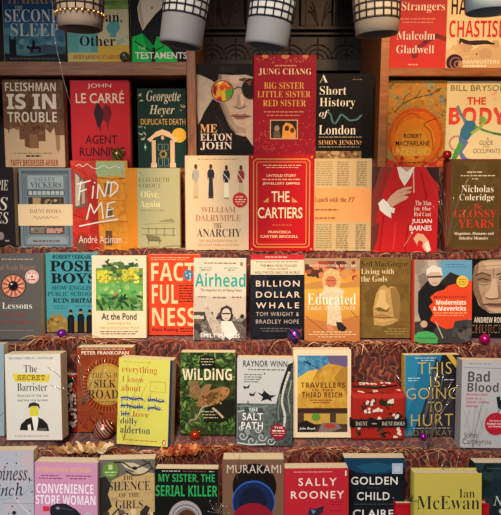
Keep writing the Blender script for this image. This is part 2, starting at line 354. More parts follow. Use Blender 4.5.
book('elton', 'black and white portrait hardback with rainbow round sunglasses, back row centre left', (196, 64, 253, 158), 1.6, '221c1c',
     [P([(197, 74), (217, 80), (215, 98), (205, 112), (198, 124), (197, 110)], NZ('a89c92', 'b8aca0', 60)), P([(217, 72), (253, 72), (253, 146), (243, 136), (236, 134), (228, 120), (221, 106), (217, 90)], NZ('b09c90', 'bca89a', 90)), P([(217, 72), (222, 72), (222, 92), (229, 118), (238, 134), (230, 128), (220, 104)], '7c6a64'), P([(222, 100), (226, 104), (232, 118), (238, 130), (232, 126), (225, 112)], '98867c'), P([(196, 64), (253, 64), (253, 77), (246, 74.5), (232, 75), (219, 74), (217, 85), (212, 80), (196, 73)], '141112'), P([(219, 66), (240, 66), (234, 72), (221, 73)], '241f20'),
      P([(236, 80), (244, 77.5), (253, 79), (253, 83), (244, 81)], '4a3c38'), P([(230, 75), (240, 75), (238, 84), (230, 82)], 'c8b4a6'), P([(196, 132), (204, 112), (213, 98), (216, 102), (222, 112), (228, 124), (236, 136), (246, 136), (253, 146), (253, 158), (196, 158)], '161213'), P([(214, 112), (220, 118), (230, 140), (224, 140)], '262021'),
      E(222.5, 90.8, 12, 11.6, 'b09c8c'), E(222.5, 90.8, 11.2, 10.8, '2c2020'), E(222.5, 90.8, 10.4, 10.1, ('noise', 28, .3, [(.3, '5c1c44'), (.42, 'b02c30'), (.5, 'd8622c'), (.56, 'd8b038'), (.64, '3c8838'), (.74, '28403c')])), P([(214, 85), (217, 86), (216, 96), (213, 92)], '7c2038'), P([(224, 91), (232.6, 87.5), (232.6, 94), (228, 99), (225, 99)], '4c9838'), P([(221, 90), (225, 90), (226, 99), (222, 100.5)], 'd0b038'), P([(217, 83), (223, 81.5), (221, 84.5)], 'f0d0a8'), P([(225, 83), (230, 85), (228, 87)], 'e0a050'),
      E(250.5, 88.5, 9.3, 11, '807068'), E(250.5, 88.5, 8.5, 10.2, '1e181a'), P([(246, 82), (252, 80), (250, 86)], '74402c'), S([(234, 89), (238, 86.5), (242, 88)], 1.2, '4c3c38'), P([(238, 92), (236, 104), (233, 107), (241, 108.5), (247, 106), (243, 102)], 'a08c80'), P([(240, 94), (243, 94), (244, 103), (241, 106)], 'cab6a8'), S([(235, 106.5), (240, 108.5), (246, 106)], 1, '5c4a44'),
      P([(231.5, 114.5), (237, 113.5), (240, 114.5), (245, 113.5), (251, 116), (243, 119), (236, 119)], '806058'), S([(231, 115.5), (238, 116.5), (251, 116)], .8, '44302c'), P([(226, 118), (236, 132), (246, 133), (246, 128), (238, 126)], 'a08c80'),
      T('ME', 200, 124, 217, 132, 'e8b478', 'R'), T('ELTON', 200, 133.3, 232, 140.5, 'e4d4c8', 'R'), T('JOHN', 200, 141.8, 232, 150, 'e4d4c8', 'R')], T_=.03, hard=True, lean=3, spine='241c1c', group=GB, row=1)
book('sisters', 'deep red hardback with gold lettering and small old photograph, centre of back row', (254, 55, 316, 157), 1.6, '90162a',
     [B(40, 255, 56, 315, 63, .4, .9, ['d89878', 'b86058'], 2), E(265, 56, 3, 2.4, 'c87858'), E(285, 56, 4, 3, 'c87858'), E(305, 56, 3, 2.4, 'c87858'), LF(34, 255, 128, 272, 157, 2, 5, ['b43c40', '8a1428', 'b84c48'], 6), LF(34, 298, 120, 316, 157, 2, 5, ['b43c40', '8a1428', 'b84c48'], 8), B(26, 255, 110, 315, 155, .3, .7, ['c8705c'], 12), LF(30, 268, 141, 300, 157, 2, 5, ['b43c40', '981c30'], 9),
      G(275, 65, 296, 66, 'd8a080'), T('JUNG CHANG', 258.5, 68.3, 311, 75, 'ecd0b4', 'r'), T('BIG SISTER', 264, 82, 304, 88.5, 'dca860', 'r'), T('LITTLE SISTER', 257.5, 90.7, 310.5, 97, 'dca860', 'r'), T('RED SISTER', 263, 99.5, 306, 106, 'dca860', 'r'), G(264, 111, 304, 112, 'cc8878'), G(267, 114.5, 300, 115.5, 'cc8878'),
      R(270, 119.3, 298, 139, 'c8a888'), R(271, 120.3, 297, 138, '2c2420'), P([(282, 138), (283, 126), (286, 122), (292, 124), (296, 130), (296, 138)], 'dc9848'), E(277, 128, 2.6, 3, '98887c'), P([(273, 138), (274, 131), (280, 131), (281, 138)], '605850'), E(287, 128, 2.3, 2.8, '4a3020'), E(292.5, 130, 2.2, 2.6, '5a3824')], T_=.034, hard=True, lean=3, group=GB, row=1)
book('london', 'black hardback with white serif title and winding teal river, back row centre right', (316, 73.5, 373, 159), 1.6, '0e0f11',
     [T('A', 319, 74.5, 327.5, 82.3, 'ece4d4', 'r'), T('Short', 319.5, 86, 346, 94.5, 'ece4d4', 'r'), T('History', 319.5, 97.5, 355, 108.5, 'ece4d4', 'r'), T('of', 319, 109.5, 329, 118.3, 'ece4d4', 'I'), T('London', 319, 125, 356, 134.3, 'ece4d4', 'r'), G(352, 79, 366, 79.8, '8a6848'),
      C([(328, 112), (331, 115), (332, 120), (335, 123), (338, 119.5), (341, 114.5), (345, 116.5), (350, 120), (357, 119), (361, 115.5), (366, 113.5), (369, 115), (372, 116)], 1.7, '5f9494'), G(319, 136.3, 363, 137.4, '988870'), T('SIMON JENKINS', 319, 140, 363, 145, 'dca868', 'r'), G(319, 146.4, 360, 147.2, '988870'),
      R(316, 151, 373, 159, '8a6844'), B(24, 316, 151, 373, 159, 1, 3, ['6a4c30', 'a88858', '583c28', 'b89868'], 3), R(362, 73.5, 373, 159, '0a0a0c')], T_=.03, hard=True, lean=3, group=GB, row=1)
book('underland', 'orange hardback with glowing sun through woodland branches, back row right of the post', (386, 80, 446, 171), 1.6, ('noise', 38, 1.2, [(.3, '8a5420'), (.45, 'cc8830'), (.58, '9c8850'), (.72, 'e8a030')]),
     [B(12, 424, 82, 446, 104, 2, 5, ['7c8c90', '9a9c84', '6c7c80', 'a89860'], 3), B(30, 386, 81, 446, 112, 1, 3, ['c89848', '8a6430', 'a88448', '7a7050'], 4), E(416, 138, 28, 31, NZ('cc4c1c', 'd8641c', 90)), E(416, 138, 25, 27, NZ('e06a1c', 'ec7c20', 120)), E(415, 140, 20, 22, NZ('f08424', 'f49428', 120)), E(415, 144, 14, 15, 'f8a030'), P([(386, 158), (400, 163), (416, 166), (434, 162), (446, 155), (446, 171), (386, 171)], 'cc3c24'), B(16, 386, 156, 446, 171, 1.5, 4, ['d85024', 'b03020', 'e07030'], 6),
      LF(26, 386, 104, 394, 160, 2, 5, ['6a6038', '8c6c30', 'c07028'], 7), LF(26, 438, 104, 446, 160, 2, 5, ['6a6038', '8c6c30', 'c07028'], 8), C([(394, 112), (402, 104), (414, 98), (430, 94), (440, 88)], .8, '4a3820'), S([(402, 104), (404, 97), (410, 92)], .6, '4a3820'), S([(414, 98), (420, 90)], .6, '4a3820'), C([(396, 130), (400, 120), (412, 113), (420, 118)], .6, 'a04818'), C([(434, 150), (431, 132), (424, 124), (436, 118)], .8, '9a4418'),
      T('ROBERT', 404, 133.5, 422, 137.7, '44200f', 'b'), T('MACFARLANE', 396, 140.5, 430, 145.6, '44200f', 'b'), T('UNDERLAND', 393.5, 148, 431, 155, 'f4d468', 's'), G(400, 162, 428, 163, '8a2c18')], T_=.034, hard=True, lean=3, spine='a8542c', group=GB, zfix=z1 + .0121)
book('body', 'cream hardback with red capitals and blue green dancing figure, back row far right', (445.5, 81, 507, 171), 1.6, 'ecd8a4',
     [RING(457, 143, 7, 2, 'e8a890'), B(6, 490, 92, 507, 104, 2, 4, ['f0b898', 'e8c8a0'], 3), T('BILL BRYSON', 449.5, 85, 505, 91, '80784c', 'b'), T('THE', 466, 97, 485, 104.5, 'dc4430', 'k'), T('BODY', 448.5, 107, 505.5, 124.5, 'dc4030', 'N'), T('BODY', 449.5, 109, 504.5, 123, 'e85040', 'N'),
      S([(457, 106), (461, 115), (468, 124)], 2.6, '5890a0'), P([(466, 120), (474, 121), (478, 128), (471, 136), (464, 146), (459, 140), (461, 129)], '3c7898'), P([(461, 136), (469, 142), (463, 152), (468, 158), (478, 160), (476, 163), (464, 162), (458, 150)], '6478a8'), P([(460, 140), (464, 146), (458, 158), (455, 168), (449, 170), (454, 154)], '58a050'),
      S([(475, 126), (484, 130), (494, 133), (501, 134)], 2.2, '5c9858'), S([(472, 133), (480, 127), (486, 119)], 3, '9cbc50'), E(482, 119, 3.2, 3, '78b058'), S([(494, 133), (501, 135)], 1.2, '345c48'),
      T('A', 487, 137, 489.3, 139.6, '5c5c48', 's'), T('GUIDE', 480, 140.3, 493.5, 144.8, '5c5c48', 's'), T('FOR', 484, 145.7, 490, 147.3, '5c5c48', 's'), T('OCCUPANTS', 474, 148.5, 501, 153, '5c5c48', 's')], T_=.034, hard=True, lean=3, group=GB, zfix=z1 + .0121)
# ---- top step
Y2 = 1.512
book('pie', 'black book with pale italic lettering cut by the left edge of the top step', (-36, 167, 14.5, 246.5), Y2, '211d1e', [T('PIE', -3, 180, 9, 190, 'd0c8c0', 'I'), T('S', -1, 197, 8, 210, 'dcd4cc', 'I'), T('ES', -6, 212, 8, 223.5, 'dcd4cc', 'I'), E(0, 236, 3, 4, '8a827a'), G(4, 240, 8, 241.5, 'a89c90')], T_=.028, lean=4, yaw=2, group=GC, row=2)
GRY = '4c5458'
book('vickers', 'grey blue shopfront hardback wrapped in a cream paper band, top step left', (20, 168, 72, 247.5), Y2, '76838a',
     [R(22.5, 170.5, 69.5, 174, '57626a'), FR(23, 171, 69, 245, .7, GRY), R(28, 175, 64.5, 189, '93a1a6'), FR(28, 175, 64.5, 189, .5, GRY), T('SALLEY', 35, 177, 56, 181, '5c666c', 'r'), T('VICKERS', 31, 182, 62, 187.6, '4a5258', 'R'), R(27.5, 190, 65, 195.5, '444c50'), R(65.5, 176, 68.5, 236, '66737a'), R(24, 176, 27, 236, '66737a')]
     + [R(29 + 4.5 * i, 190.8, 32.6 + 4.5 * i, 194.8, 'a8b4b4') for i in range(8)] + [R(28.5, 197, 64, 206, '3a332c'), R(33, 197.5, 41, 206, 'a88c60'), B(14, 40, 199, 63, 206, .8, 2, ['b89870', '6a5844', '8c7c5c'], 3), R(28.5, 224, 64, 234, '544a48'), R(46, 228, 62, 233, 'c08878'), R(30, 227, 44, 233, '7c7468'), B(10, 30, 226, 63, 233, .6, 1.6, ['a89c88', '4a3c38'], 6),
      P([(26, 244.5), (27, 239), (30, 236.5), (63, 236.5), (66, 239), (67, 244.5)], '8b999e'), G(32, 240, 60, 242, '6a5c5c')], T_=.028, hard=True, lean=4, group=GC, row=2,
     band=(204, 225.5, 'e8cca0', [T('DAUNT BOOKS', 30, 208.7, 61, 213, '94705a', 'r'), C([(33, 218), (35, 216), (37, 219), (39, 216.5), (41, 218.5), (43, 216), (45, 218.5), (47, 216), (48, 218.5), (51, 216), (53, 218), (56, 216.5), (58, 218)], .5, '94705a')]))
FW = 'f8eedc'
book('findme', 'red and orange street scene hardback with handwritten white title, top step', (71.5, 160.5, 128, 250), Y2, NZ('b82620', 'd8402e', 50),
     [P([(97, 160.5), (128, 160.5), (128, 250), (99, 250), (98, 205)], NZ('d07c20', 'ec9c34', 70)), P([(71.5, 160.5), (97, 160.5), (98, 182), (84, 170), (71.5, 164)], NZ('c8342c', 'dc4c3c', 90)), P([(97, 161.5), (125.5, 161.5), (125, 178), (120, 176), (99, 176.5), (96.5, 173)], 'aab884'), S([(97, 177.5), (112, 179), (125, 178)], .8, '6a3c24'), B(8, 106, 169, 124, 176, 1, 2, ['c8a868', 'b88848'], 5),
      P([(74.5, 170), (80, 174), (86.5, 181), (87, 206), (74, 209)], '7c5a4c'), P([(76, 173), (80, 177), (80, 205), (75.5, 206)], 'cdb8a0'), P([(82, 179), (85, 182), (85, 203), (82, 204)], 'bca48c'), P([(87, 184), (98, 196), (98, 250), (92, 250)], 'b82c24'), R(105.5, 206.5, 113.5, 219, '7c5430'), FR(106, 207, 113, 218.5, .9, 'd8b074'), R(104.5, 230, 112, 246, '744a28'), FR(104.5, 230, 112, 246, .8, 'cc9850'), R(104.5, 183, 111, 194, '8c5c30'),
      S([(98, 206), (105, 205)], .6, 'b06a20'), S([(99, 223), (128, 221)], .7, 'b8701e'), S([(99, 200), (128, 200)], .5, 'c07c28'), S([(71.5, 214), (98, 222)], .8, '902420'), E(82, 243, 8.5, 9, '9c3028'), E(80, 247, 5, 8, '7c4a38'), R(99, 238, 103, 250, 'c05828'),
      C([(77, 166), (80, 164.5), (84, 166.5), (88, 164), (93, 167.5), (98, 168.5), (104, 165.5), (110, 168), (116, 166), (121, 168)], .7, FW),
      S([(81.5, 181.5), (79, 199.5)], 1.5, FW), S([(78, 184), (91, 180.5)], 1.4, FW), S([(80, 191.5), (87, 189)], 1.3, FW), S([(94, 186), (92.5, 198)], 1.4, FW), S([(95, 182), (95.5, 183)], 1.4, FW), S([(97.5, 198), (99, 184), (105, 197), (108.5, 181)], 1.4, FW), S([(112, 182), (110.5, 196)], 1.4, FW), S([(109, 182.5), (115, 182), (118.5, 185), (117.5, 190), (110, 196.5)], 1.4, FW),
      S([(86.5, 219), (90.5, 203.5), (94, 213), (101.5, 202), (103, 218.5)], 1.4, FW), S([(108, 203), (106.5, 217)], 1.3, FW), S([(107, 203.5), (115, 201.5)], 1.2, FW), S([(107, 210), (113, 208.5)], 1.2, FW), S([(106, 217), (114, 215.5)], 1.2, FW), S([(79, 226), (98, 222), (118, 219)], 1.3, FW), T('André Aciman', 78, 235.5, 121, 243, 'f4e0c8', 's')], T_=.028, hard=True, lean=4, group=GC, row=2)
D = '605c3c'
book('olive', 'sage green hardback with orange spine strip and bench drawing, top step', (128, 168, 180, 248.5), Y2, 'b2ae80',
     [R(128, 168, 137.7, 248.5, 'e48a24'), T('ELIZABETH', 139, 177.5, 170, 181.6, '74724c', 'r'), T('STROUT', 139, 183.5, 161, 187.6, '74724c', 'r'), T('Olive,', 141, 190.5, 159, 198.5, 'f0e4a8', 'r'), T('Again', 140, 200.5, 160, 208.5, 'f0e4a8', 'r'), G(140, 209.7, 164, 210.5, '8c8858'),
      S([(140, 172), (144, 176)], .5, D), P([(157, 222), (165, 219.5), (172, 218.5), (175, 221.5), (166, 221.5)], '8c8a60'), S([(144, 224), (175, 222.5)], .4, '84825a'), S([(142, 228.5), (175, 228.5)], .5, D), S([(142, 234.5), (175, 235)], .5, D)] + [S([(x, 227.5), (x, 236)], .6, D) for x in (148, 156, 164, 173)] +
     [P([(145.5, 234), (159, 236.5), (161, 241), (148, 240.5)], '7a764e'), S([(145.5, 234), (148, 240.5), (161, 241)], .7, D), S([(148.5, 240), (148, 244)], .6, D), S([(159.5, 241), (159, 244.5)], .6, D), S([(164, 247), (172, 245.8), (180, 246)], .5, D)], T_=.026, hard=True, lean=4, group=GC, row=2, spine='e0801c')
def soldier(x, top, torso, leg, dark=False):
    a = [E(x, top + 2, 1.5, 2, '5c3424'), P([(x - 1.6, top + .8), (x - 1, top - .8), (x + 1, top - .8), (x + 1.6, top + .8)], '3a2420'), P([(x - 2.2, top + 4.2), (x + 2.2, top + 4.2), (x + 3.6, top + 8), (x + 3.2, top + 14), (x + 2, top + 12), (x + 1.8, top + 17), (x - 1.8, top + 17), (x - 2, top + 12), (x - 3.2, top + 14), (x - 3.6, top + 8)], torso)]
    a += [P([(x - 2, top + 16.5), (x + 2, top + 16.5), (x + 2.6, top + 31), (x - 2.6, top + 31)], leg), P([(x - 3, top + 33), (x - 2, top + 31), (x + 2, top + 31), (x + 3, top + 33)], '4a3c34' if dark else 'b49878'), S([(x - 3, top + 9), (x - 2.8, top + 15)], .6, '6a4434')]
    return a
book('anarchy', 'cream hardback with four small standing soldiers and red round sticker, top step centre left', (185.8, 155.5, 250, 250), Y2, 'e2c49c',
     [G(198, 158.6, 238, 159.8, 'b89470')] + soldier(196, 165, 'a8a49c', 'cbb088') + soldier(211, 165, '2c2c34', '2f3038', True) + soldier(226.5, 166, '2c2c34', 'f4e6c8') + soldier(241, 166, '9c3430', 'd0b48c') +
     [S([(223.5, 173), (230, 181)], .6, 'e8e0d0'), S([(238, 173), (244, 182)], .6, 'e8e0d0'), T('WILLIAM', 201, 206.5, 235.5, 212, 'bc7450', 'r'), T('DALRYMPLE', 195.5, 214.5, 240.5, 220.6, 'bc7450', 'r'), T('THE', 213.5, 223, 222, 227.5, '4c3c3a', 'r'), T('ANARCHY', 196.5, 228.5, 241, 236.6, '342a2a', 'r'), T('THE RELENTLESS RISE OF', 199, 239.4, 237.5, 241.8, 'bc8464', 'r'), T('THE EAST INDIA COMPANY', 197, 243.6, 239, 246, 'bc8464', 'r')], T_=.036, hard=True, lean=4, group=GC, row=2,
     stickers=[(240, 199.6, 7.4, 'c82a26', 'red round sticker', [G(236, 196, 244, 197, 'f0c8b0'), G(235, 198.6, 246, 199.6, 'f0c8b0'), G(235.5, 201, 245, 202, 'f0c8b0'), G(237, 203.4, 243, 204.2, 'f0c8b0')])])
AU = 'd89450'
book('cartiers', 'bright red hardback with gold border and tall cream capitals, centre of top step', (249.6, 154.5, 314, 251.5), Y2 - .006, 'b4121a',
     [P([(253, 161), (256, 158.5), (307, 158.5), (310, 161), (310, 245), (307, 247.5), (256, 247.5), (253, 245)], AU), P([(254, 161.5), (256.5, 159.5), (306.5, 159.5), (309, 161.5), (309, 244.5), (306.5, 246.5), (256.5, 246.5), (254, 244.5)], 'b81820'), P([(256.5, 163), (258, 161.5), (305, 161.5), (306.5, 163), (306.5, 243), (305, 244.5), (258, 244.5), (256.5, 243)], AU), P([(257.2, 163.3), (258.4, 162.2), (304.6, 162.2), (305.8, 163.3), (305.8, 242.7), (304.6, 243.8), (258.4, 243.8), (257.2, 242.7)], 'b8141c'),
      E(252, 157, 1, 1, AU), E(311.5, 157, 1, 1, AU), E(252, 249, 1, 1, AU), E(311.5, 249, 1, 1, AU), G(263, 164.8, 302, 165.6, 'e4b890'), G(266, 167, 299, 167.7, 'e4b890'), T('UNTOLD STORY', 266.5, 174, 296, 176.6, 'f0d4ac', 'b'), G(262.5, 178.6, 300, 179.8, 'e0a880'), T('JEWELLERY EMPIRE', 262.5, 182, 299.5, 185, 'f0d4ac', 'b'), T('THE', 271.5, 191, 289.5, 201.6, 'f4dcae', 'b'), T('CARTIERS', 257.8, 207, 302.5, 218, 'f4dcae', 'b'),
      P([(263, 202), (268.5, 197), (268.5, 202)], AU), P([(292, 202), (292, 197), (298, 202)], AU), G(272, 224.5, 292, 225, AU), T('FRANCESCA', 268.5, 230.5, 291, 233, 'f0d0a0', 'b'), T('CARTIER BRICKELL', 260.5, 235, 298.5, 237.6, 'f0d0a0', 'b')], T_=.04, hard=True, lean=4, group=GC, row=2)
book('lunch', 'beige hardback printed with columns of names and an apricot title band, top step', (313, 158.5, 371.3, 251), Y2, 'c6aa7a',
     [R(313, 187.5, 371.3, 222, 'e69e60')] + [G(x, y, x + w, y + .9, '94845a', int(y)) for x, w in ((316, 16), (336.5, 12), (356, 10)) for y in [161.5 + 2.25 * i for i in range(11)] + [224 + 2.3 * i for i in range(11)]] +
     [T('Lunch with the', 315, 196.5, 346, 201.5, '7c4c2c', 'r'), T('FT', 348, 196.7, 354.5, 201.5, '7c4c2c', 'I'), G(315, 208.6, 338, 209.6, '9c6038'), G(315, 217, 336, 218, '9c6038')], T_=.032, hard=True, lean=4, group=GC, row=2)
SK = 'dca884'
book('redcoat', 'glossy red hardback showing a coat and pale hand at the chest, top step right', (370.5, 167, 438, 252.5), Y2, 'c42022',
     [P([(370.5, 167), (392, 167), (384, 190), (378, 210), (374, 252.5), (370.5, 252.5)], '84342a'), P([(371, 167), (380, 167), (372, 195)], '4c2c22'), P([(424, 167), (438, 167), (438, 185), (430, 176)], '3c2420'), P([(396, 167), (414, 167), (409, 178), (404, 186), (399, 178)], 'f0dcc4'), P([(400, 167), (412, 167), (406, 172)], 'c89474'), S([(412.5, 170), (413.5, 192)], 1.1, 'd8b48c'),
      S([(386, 170), (380, 196)], 2, 'a8181a'), S([(420, 172), (426, 196), (424, 230)], 2, 'a8181a'), S([(384, 216), (380, 250)], 2.4, 'a8181a'), S([(396, 222), (394, 250)], 1.8, 'd8302c'), S([(408, 226), (406, 252)], 1.6, 'a8181a'), P([(372, 226), (380, 222), (378, 240), (374, 252), (371, 252)], '6c3026'),
      P([(386, 202), (390, 196), (397, 190), (405, 187), (411.5, 186.5), (411, 188.5), (405, 191), (411, 191), (410, 193), (403, 195), (408.5, 196.5), (406, 199), (398, 203), (392, 207)], SK), S([(399, 193), (410.5, 188)], .6, 'b07c5c'), S([(398, 197), (410, 192.3)], .6, 'b07c5c'),
      P([(378, 203), (383, 198.5), (387, 202), (391, 207), (395, 208), (394, 213), (391, 212), (391.5, 218), (386, 215), (380, 210)], 'f0e6d4'), P([(414, 238), (418, 233), (424, 234), (428, 239), (428, 249), (426, 251), (423, 246), (424, 242), (420, 240), (418, 243), (419, 246), (416, 242)], SK), P([(425, 244), (429, 240), (432, 250), (428, 252.5)], 'e8dcc8'), E(412.5, 232.5, 1, 1.2, 'e8d8b8'), S([(412, 234), (405, 246)], .4, 'd8a890'),
      T('The Man', 415, 200.5, 431, 205, 'f0d8c4', 'r'), T('in the', 414, 206, 431, 210.3, 'f0d8c4', 'r'), T('Red Coat', 414, 211.5, 431, 216, 'f0d8c4', 'r'), T('JULIAN', 412, 218.7, 432, 224, 'f8f0e4', 'b'), T('BARNES', 410, 225.2, 432, 230.4, 'f8f0e4', 'b')], T_=.03, hard=True, lean=4, yaw=-1, group=GC, row=2)
book('glossy', 'olive brown hardback with red capitals and a red border, far right of top step', (446.5, 159, 501, 250.5), Y2, '6e3022',
     [R(450.5, 160.5, 499.5, 248.5, '5c4a24'), R(452, 162, 498, 247, '584420'), B(12, 452, 162, 498, 185, 4, 9, ['604c28', '54401e'], 5), G(466, 171.5, 482, 172.4, 'e0d0b0'), G(460, 175, 495, 175.9, 'e0d0b0'), G(471, 178.3, 477, 179.1, 'e0d0b0'), T('Nicholas', 461, 185, 493, 192, 'f4e8d0', 'r'), T('Coleridge', 459, 193.7, 494, 201.8, 'f4e8d0', 'r'), T('The', 474, 203.5, 481.5, 208.4, 'd43830', 'I'), T('GLOSSY', 454.5, 209.5, 497, 217.2, 'd43028', 'r'), T('YEARS', 459, 219, 494, 227.6, 'd43028', 'r'), T('Magazines, Museums and', 455, 231.8, 494.5, 235.3, 'f4e8d0', 'R'), T('Selective Memoirs', 460, 236.4, 489, 239.4, 'f4e8d0', 'R')], T_=.032, hard=True, lean=4, group=GC, row=2)
# ---- middle step
IR = [S([(13.5 + 5 * math.cos(a), 286 + 5 * math.sin(a)), (13.5 + 10.5 * math.cos(a), 286 + 10.2 * math.sin(a))], .8, c) for a, c in [(i * .2618, ('f0c0a0', 'a04030')[i % 2]) for i in range(24)]]
book('lessons', 'grey paperback with a bloodshot eye and round pink sticker, far left of middle step', (-12, 253.5, 41, 339.5), 1.405, '5b5854',
     [G(2, 258.6, 33, 259.8, 'a89888'), T('Yuval Noah Harari', -9, 264.5, 35, 270, '94705c', 'r'), E(13.5, 286, 12.6, 12, '2c2424'), E(13.5, 286, 11.6, 11.1, 'c47858')] + IR + [E(13.5, 286, 5.2, 5.2, '6c2c28'), E(13.5, 285.6, 4.2, 4.2, '141012'), E(11.8, 284, 1, 1, 'd8c8c0'), T('21 Lessons', -10, 302, 32, 308.7, 'ece0d4', 'r'), T('for the', 6, 312, 26, 316.5, '94423a', 'r'), T('21st Century', -8, 319.5, 35, 324.5, '94423a', 'r'), G(-4, 330, 33, 330.9, '8c8078')], T_=.034, lean=8, group=GD, row=3,
     stickers=[(32.5, 276.8, 6.8, 'e8c4b4', 'pale pink round sticker', [E(32.5, 276.5, 1, 1, '3a2420'), RING(32.5, 276.8, 5.8, .4, 'b06058'), G(28.5, 272.6, 36.5, 273.6, 'b06058'), G(28, 279, 37, 280.2, 'b03838')])])
TL = '1c5a64'
def man(x, y, h, c='16181c'): return [E(x, y + 1.8, 1.6, 1.9, 'a87c5c'), R(x - 1.5, y - 1.6, x + 1.5, y + 1, c), R(x - 2.2, y + .6, x + 2.2, y + 1.2, c), P([(x - 1.8, y + 3.6), (x + 1.8, y + 3.6), (x + 3.4, y + 6), (x + 3.4, y + h), (x - 3.4, y + h), (x - 3.4, y + 6)], c), S([(x, y + 8), (x, y + h)], .4, '34383c')]
book('posh', 'teal paperback with heavy black slab capitals and top hatted men, middle step', (46.5, 253, 98, 332), 1.428, '45949c',
     [T('ROBERT VERKAIK', 53, 254.6, 92, 258.8, '182428', 'B'), T('POSH', 50.5, 260.5, 97, 271.5, '121a1e', 'B'), T('BOYS', 51, 273, 97, 283.3, '121a1e', 'B'), T('HOW ENGLISH', 52, 285.5, 96.5, 290, TL, 'B'), T('PUBLIC SCHOOLS', 47.5, 291.5, 97.5, 296, TL, 'B'), T('RUIN BRITAIN', 53, 298, 96.5, 302.6, '14282e', 'B'), G(53, 305.5, 68, 306.2, TL), G(75, 305.5, 90, 306.2, TL), G(54, 307.8, 67, 308.4, TL),
      P([(46.5, 332), (46.5, 320), (52, 316), (53, 310), (55, 316), (60, 313), (64, 318), (70, 320), (98, 322), (98, 332)], '94783a'), B(12, 47, 318, 68, 332, 1.5, 3.5, ['84682e', 'a88a48', '745a28'], 4)] + man(70.5, 311, 21) + man(80.5, 310, 22) + man(89.5, 311, 21), T_=.026, lean=6, group=GD, row=3)
book('pond', 'cream paperback with a green and yellow pond painting, middle step', (92.2, 255.5, 146.3, 338), 1.4, 'f0d8b0',
     [R(96, 258.6, 143, 310.7, '6c9444'), R(96, 258.6, 143, 268, 'd8d4b8'), B(20, 96, 262, 143, 277, 2, 5, ['4c6c3c', '5c8040', '7c9c58', '3c5c38'], 2), B(26, 97, 270, 113, 284, 1.5, 3, ['d8c838', 'e4d048', 'a8b040', 'c0c03c'], 11), B(26, 122, 268, 139, 283, 1.5, 3, ['e0cc40', 'd0bc38', 'a8b040', 'e8d858'], 12), B(30, 97, 270, 142, 286, .8, 2.2, ['e4d048', 'a8b040', '88a040', 'c8c040'], 7), R(96, 283, 143, 297, '6ca858'), B(30, 96, 283, 143, 299, 1, 3.4, ['78b468', '58984c', '90bc60', 'a8c868', '488848'], 8),
      S([(108, 283), (108, 276)], .6, '5c4c28'), S([(130, 283), (130, 275)], .6, '5c4c28'), LF(60, 96, 294, 143, 310.7, 5, 11, ['2c5c34', '3c7840', '1c4428', '5c9850', '88b070'], 5), LF(10, 103, 258.7, 140, 266, 3, 6, ['3c4428', '2c3c24'], 9), E(115.5, 294.5, 1.6, 1.2, 'd85c38'), S([(120, 276), (118, 262)], .5, '6c6038'), T('At the Pond', 101.5, 313, 136.5, 319.6, '2c2420', 'b'), T('Swimming at the', 107, 321.5, 131, 324.8, 'd0b058', 's'), T('Hampstead Ladies\' Pond', 100, 326, 138.5, 329.2, 'd0b058', 's'), G(100, 331, 138, 331.8, '8c7454'), G(101, 333.2, 136, 334, '8c7454')], T_=.018, lean=8, group=GD, row=3, spine='e8ccA0'.lower())
book('fact', 'orange red paperback with huge cream block capitals, middle step', (148.5, 254.5, 200, 335), 1.424, 'dd4422',
     [G(151, 257.2, 190, 258.1, 'f0b080'), G(151, 259.3, 186, 260, 'f0b080'), T('FACT', 151.5, 262.5, 194.5, 281, 'f4d09c', 'N'), T('FUL', 152, 284.5, 177.8, 303.7, 'f4d09c', 'N'), T('NESS', 152, 307.5, 196, 326, 'f4d09c', 'N'), E(188.3, 274.7, 4.8, 5, '3c7ca4'), B(5, 185, 271, 192, 279, .8, 1.8, ['8cb8a0', 'c8d0a8'], 3)] + [G(179, 285 + 2.6 * i, 194, 286 + 2.6 * i, '5c1c18', i) for i in range(7)] + [T('Hans Rosling', 152, 327.5, 178, 332.3, '4c1c34', 'b'), G(180, 328, 195, 329, '5c1c18'), G(180, 330.5, 193, 331.5, '5c1c18')], T_=.026, lean=6, group=GD, row=3)
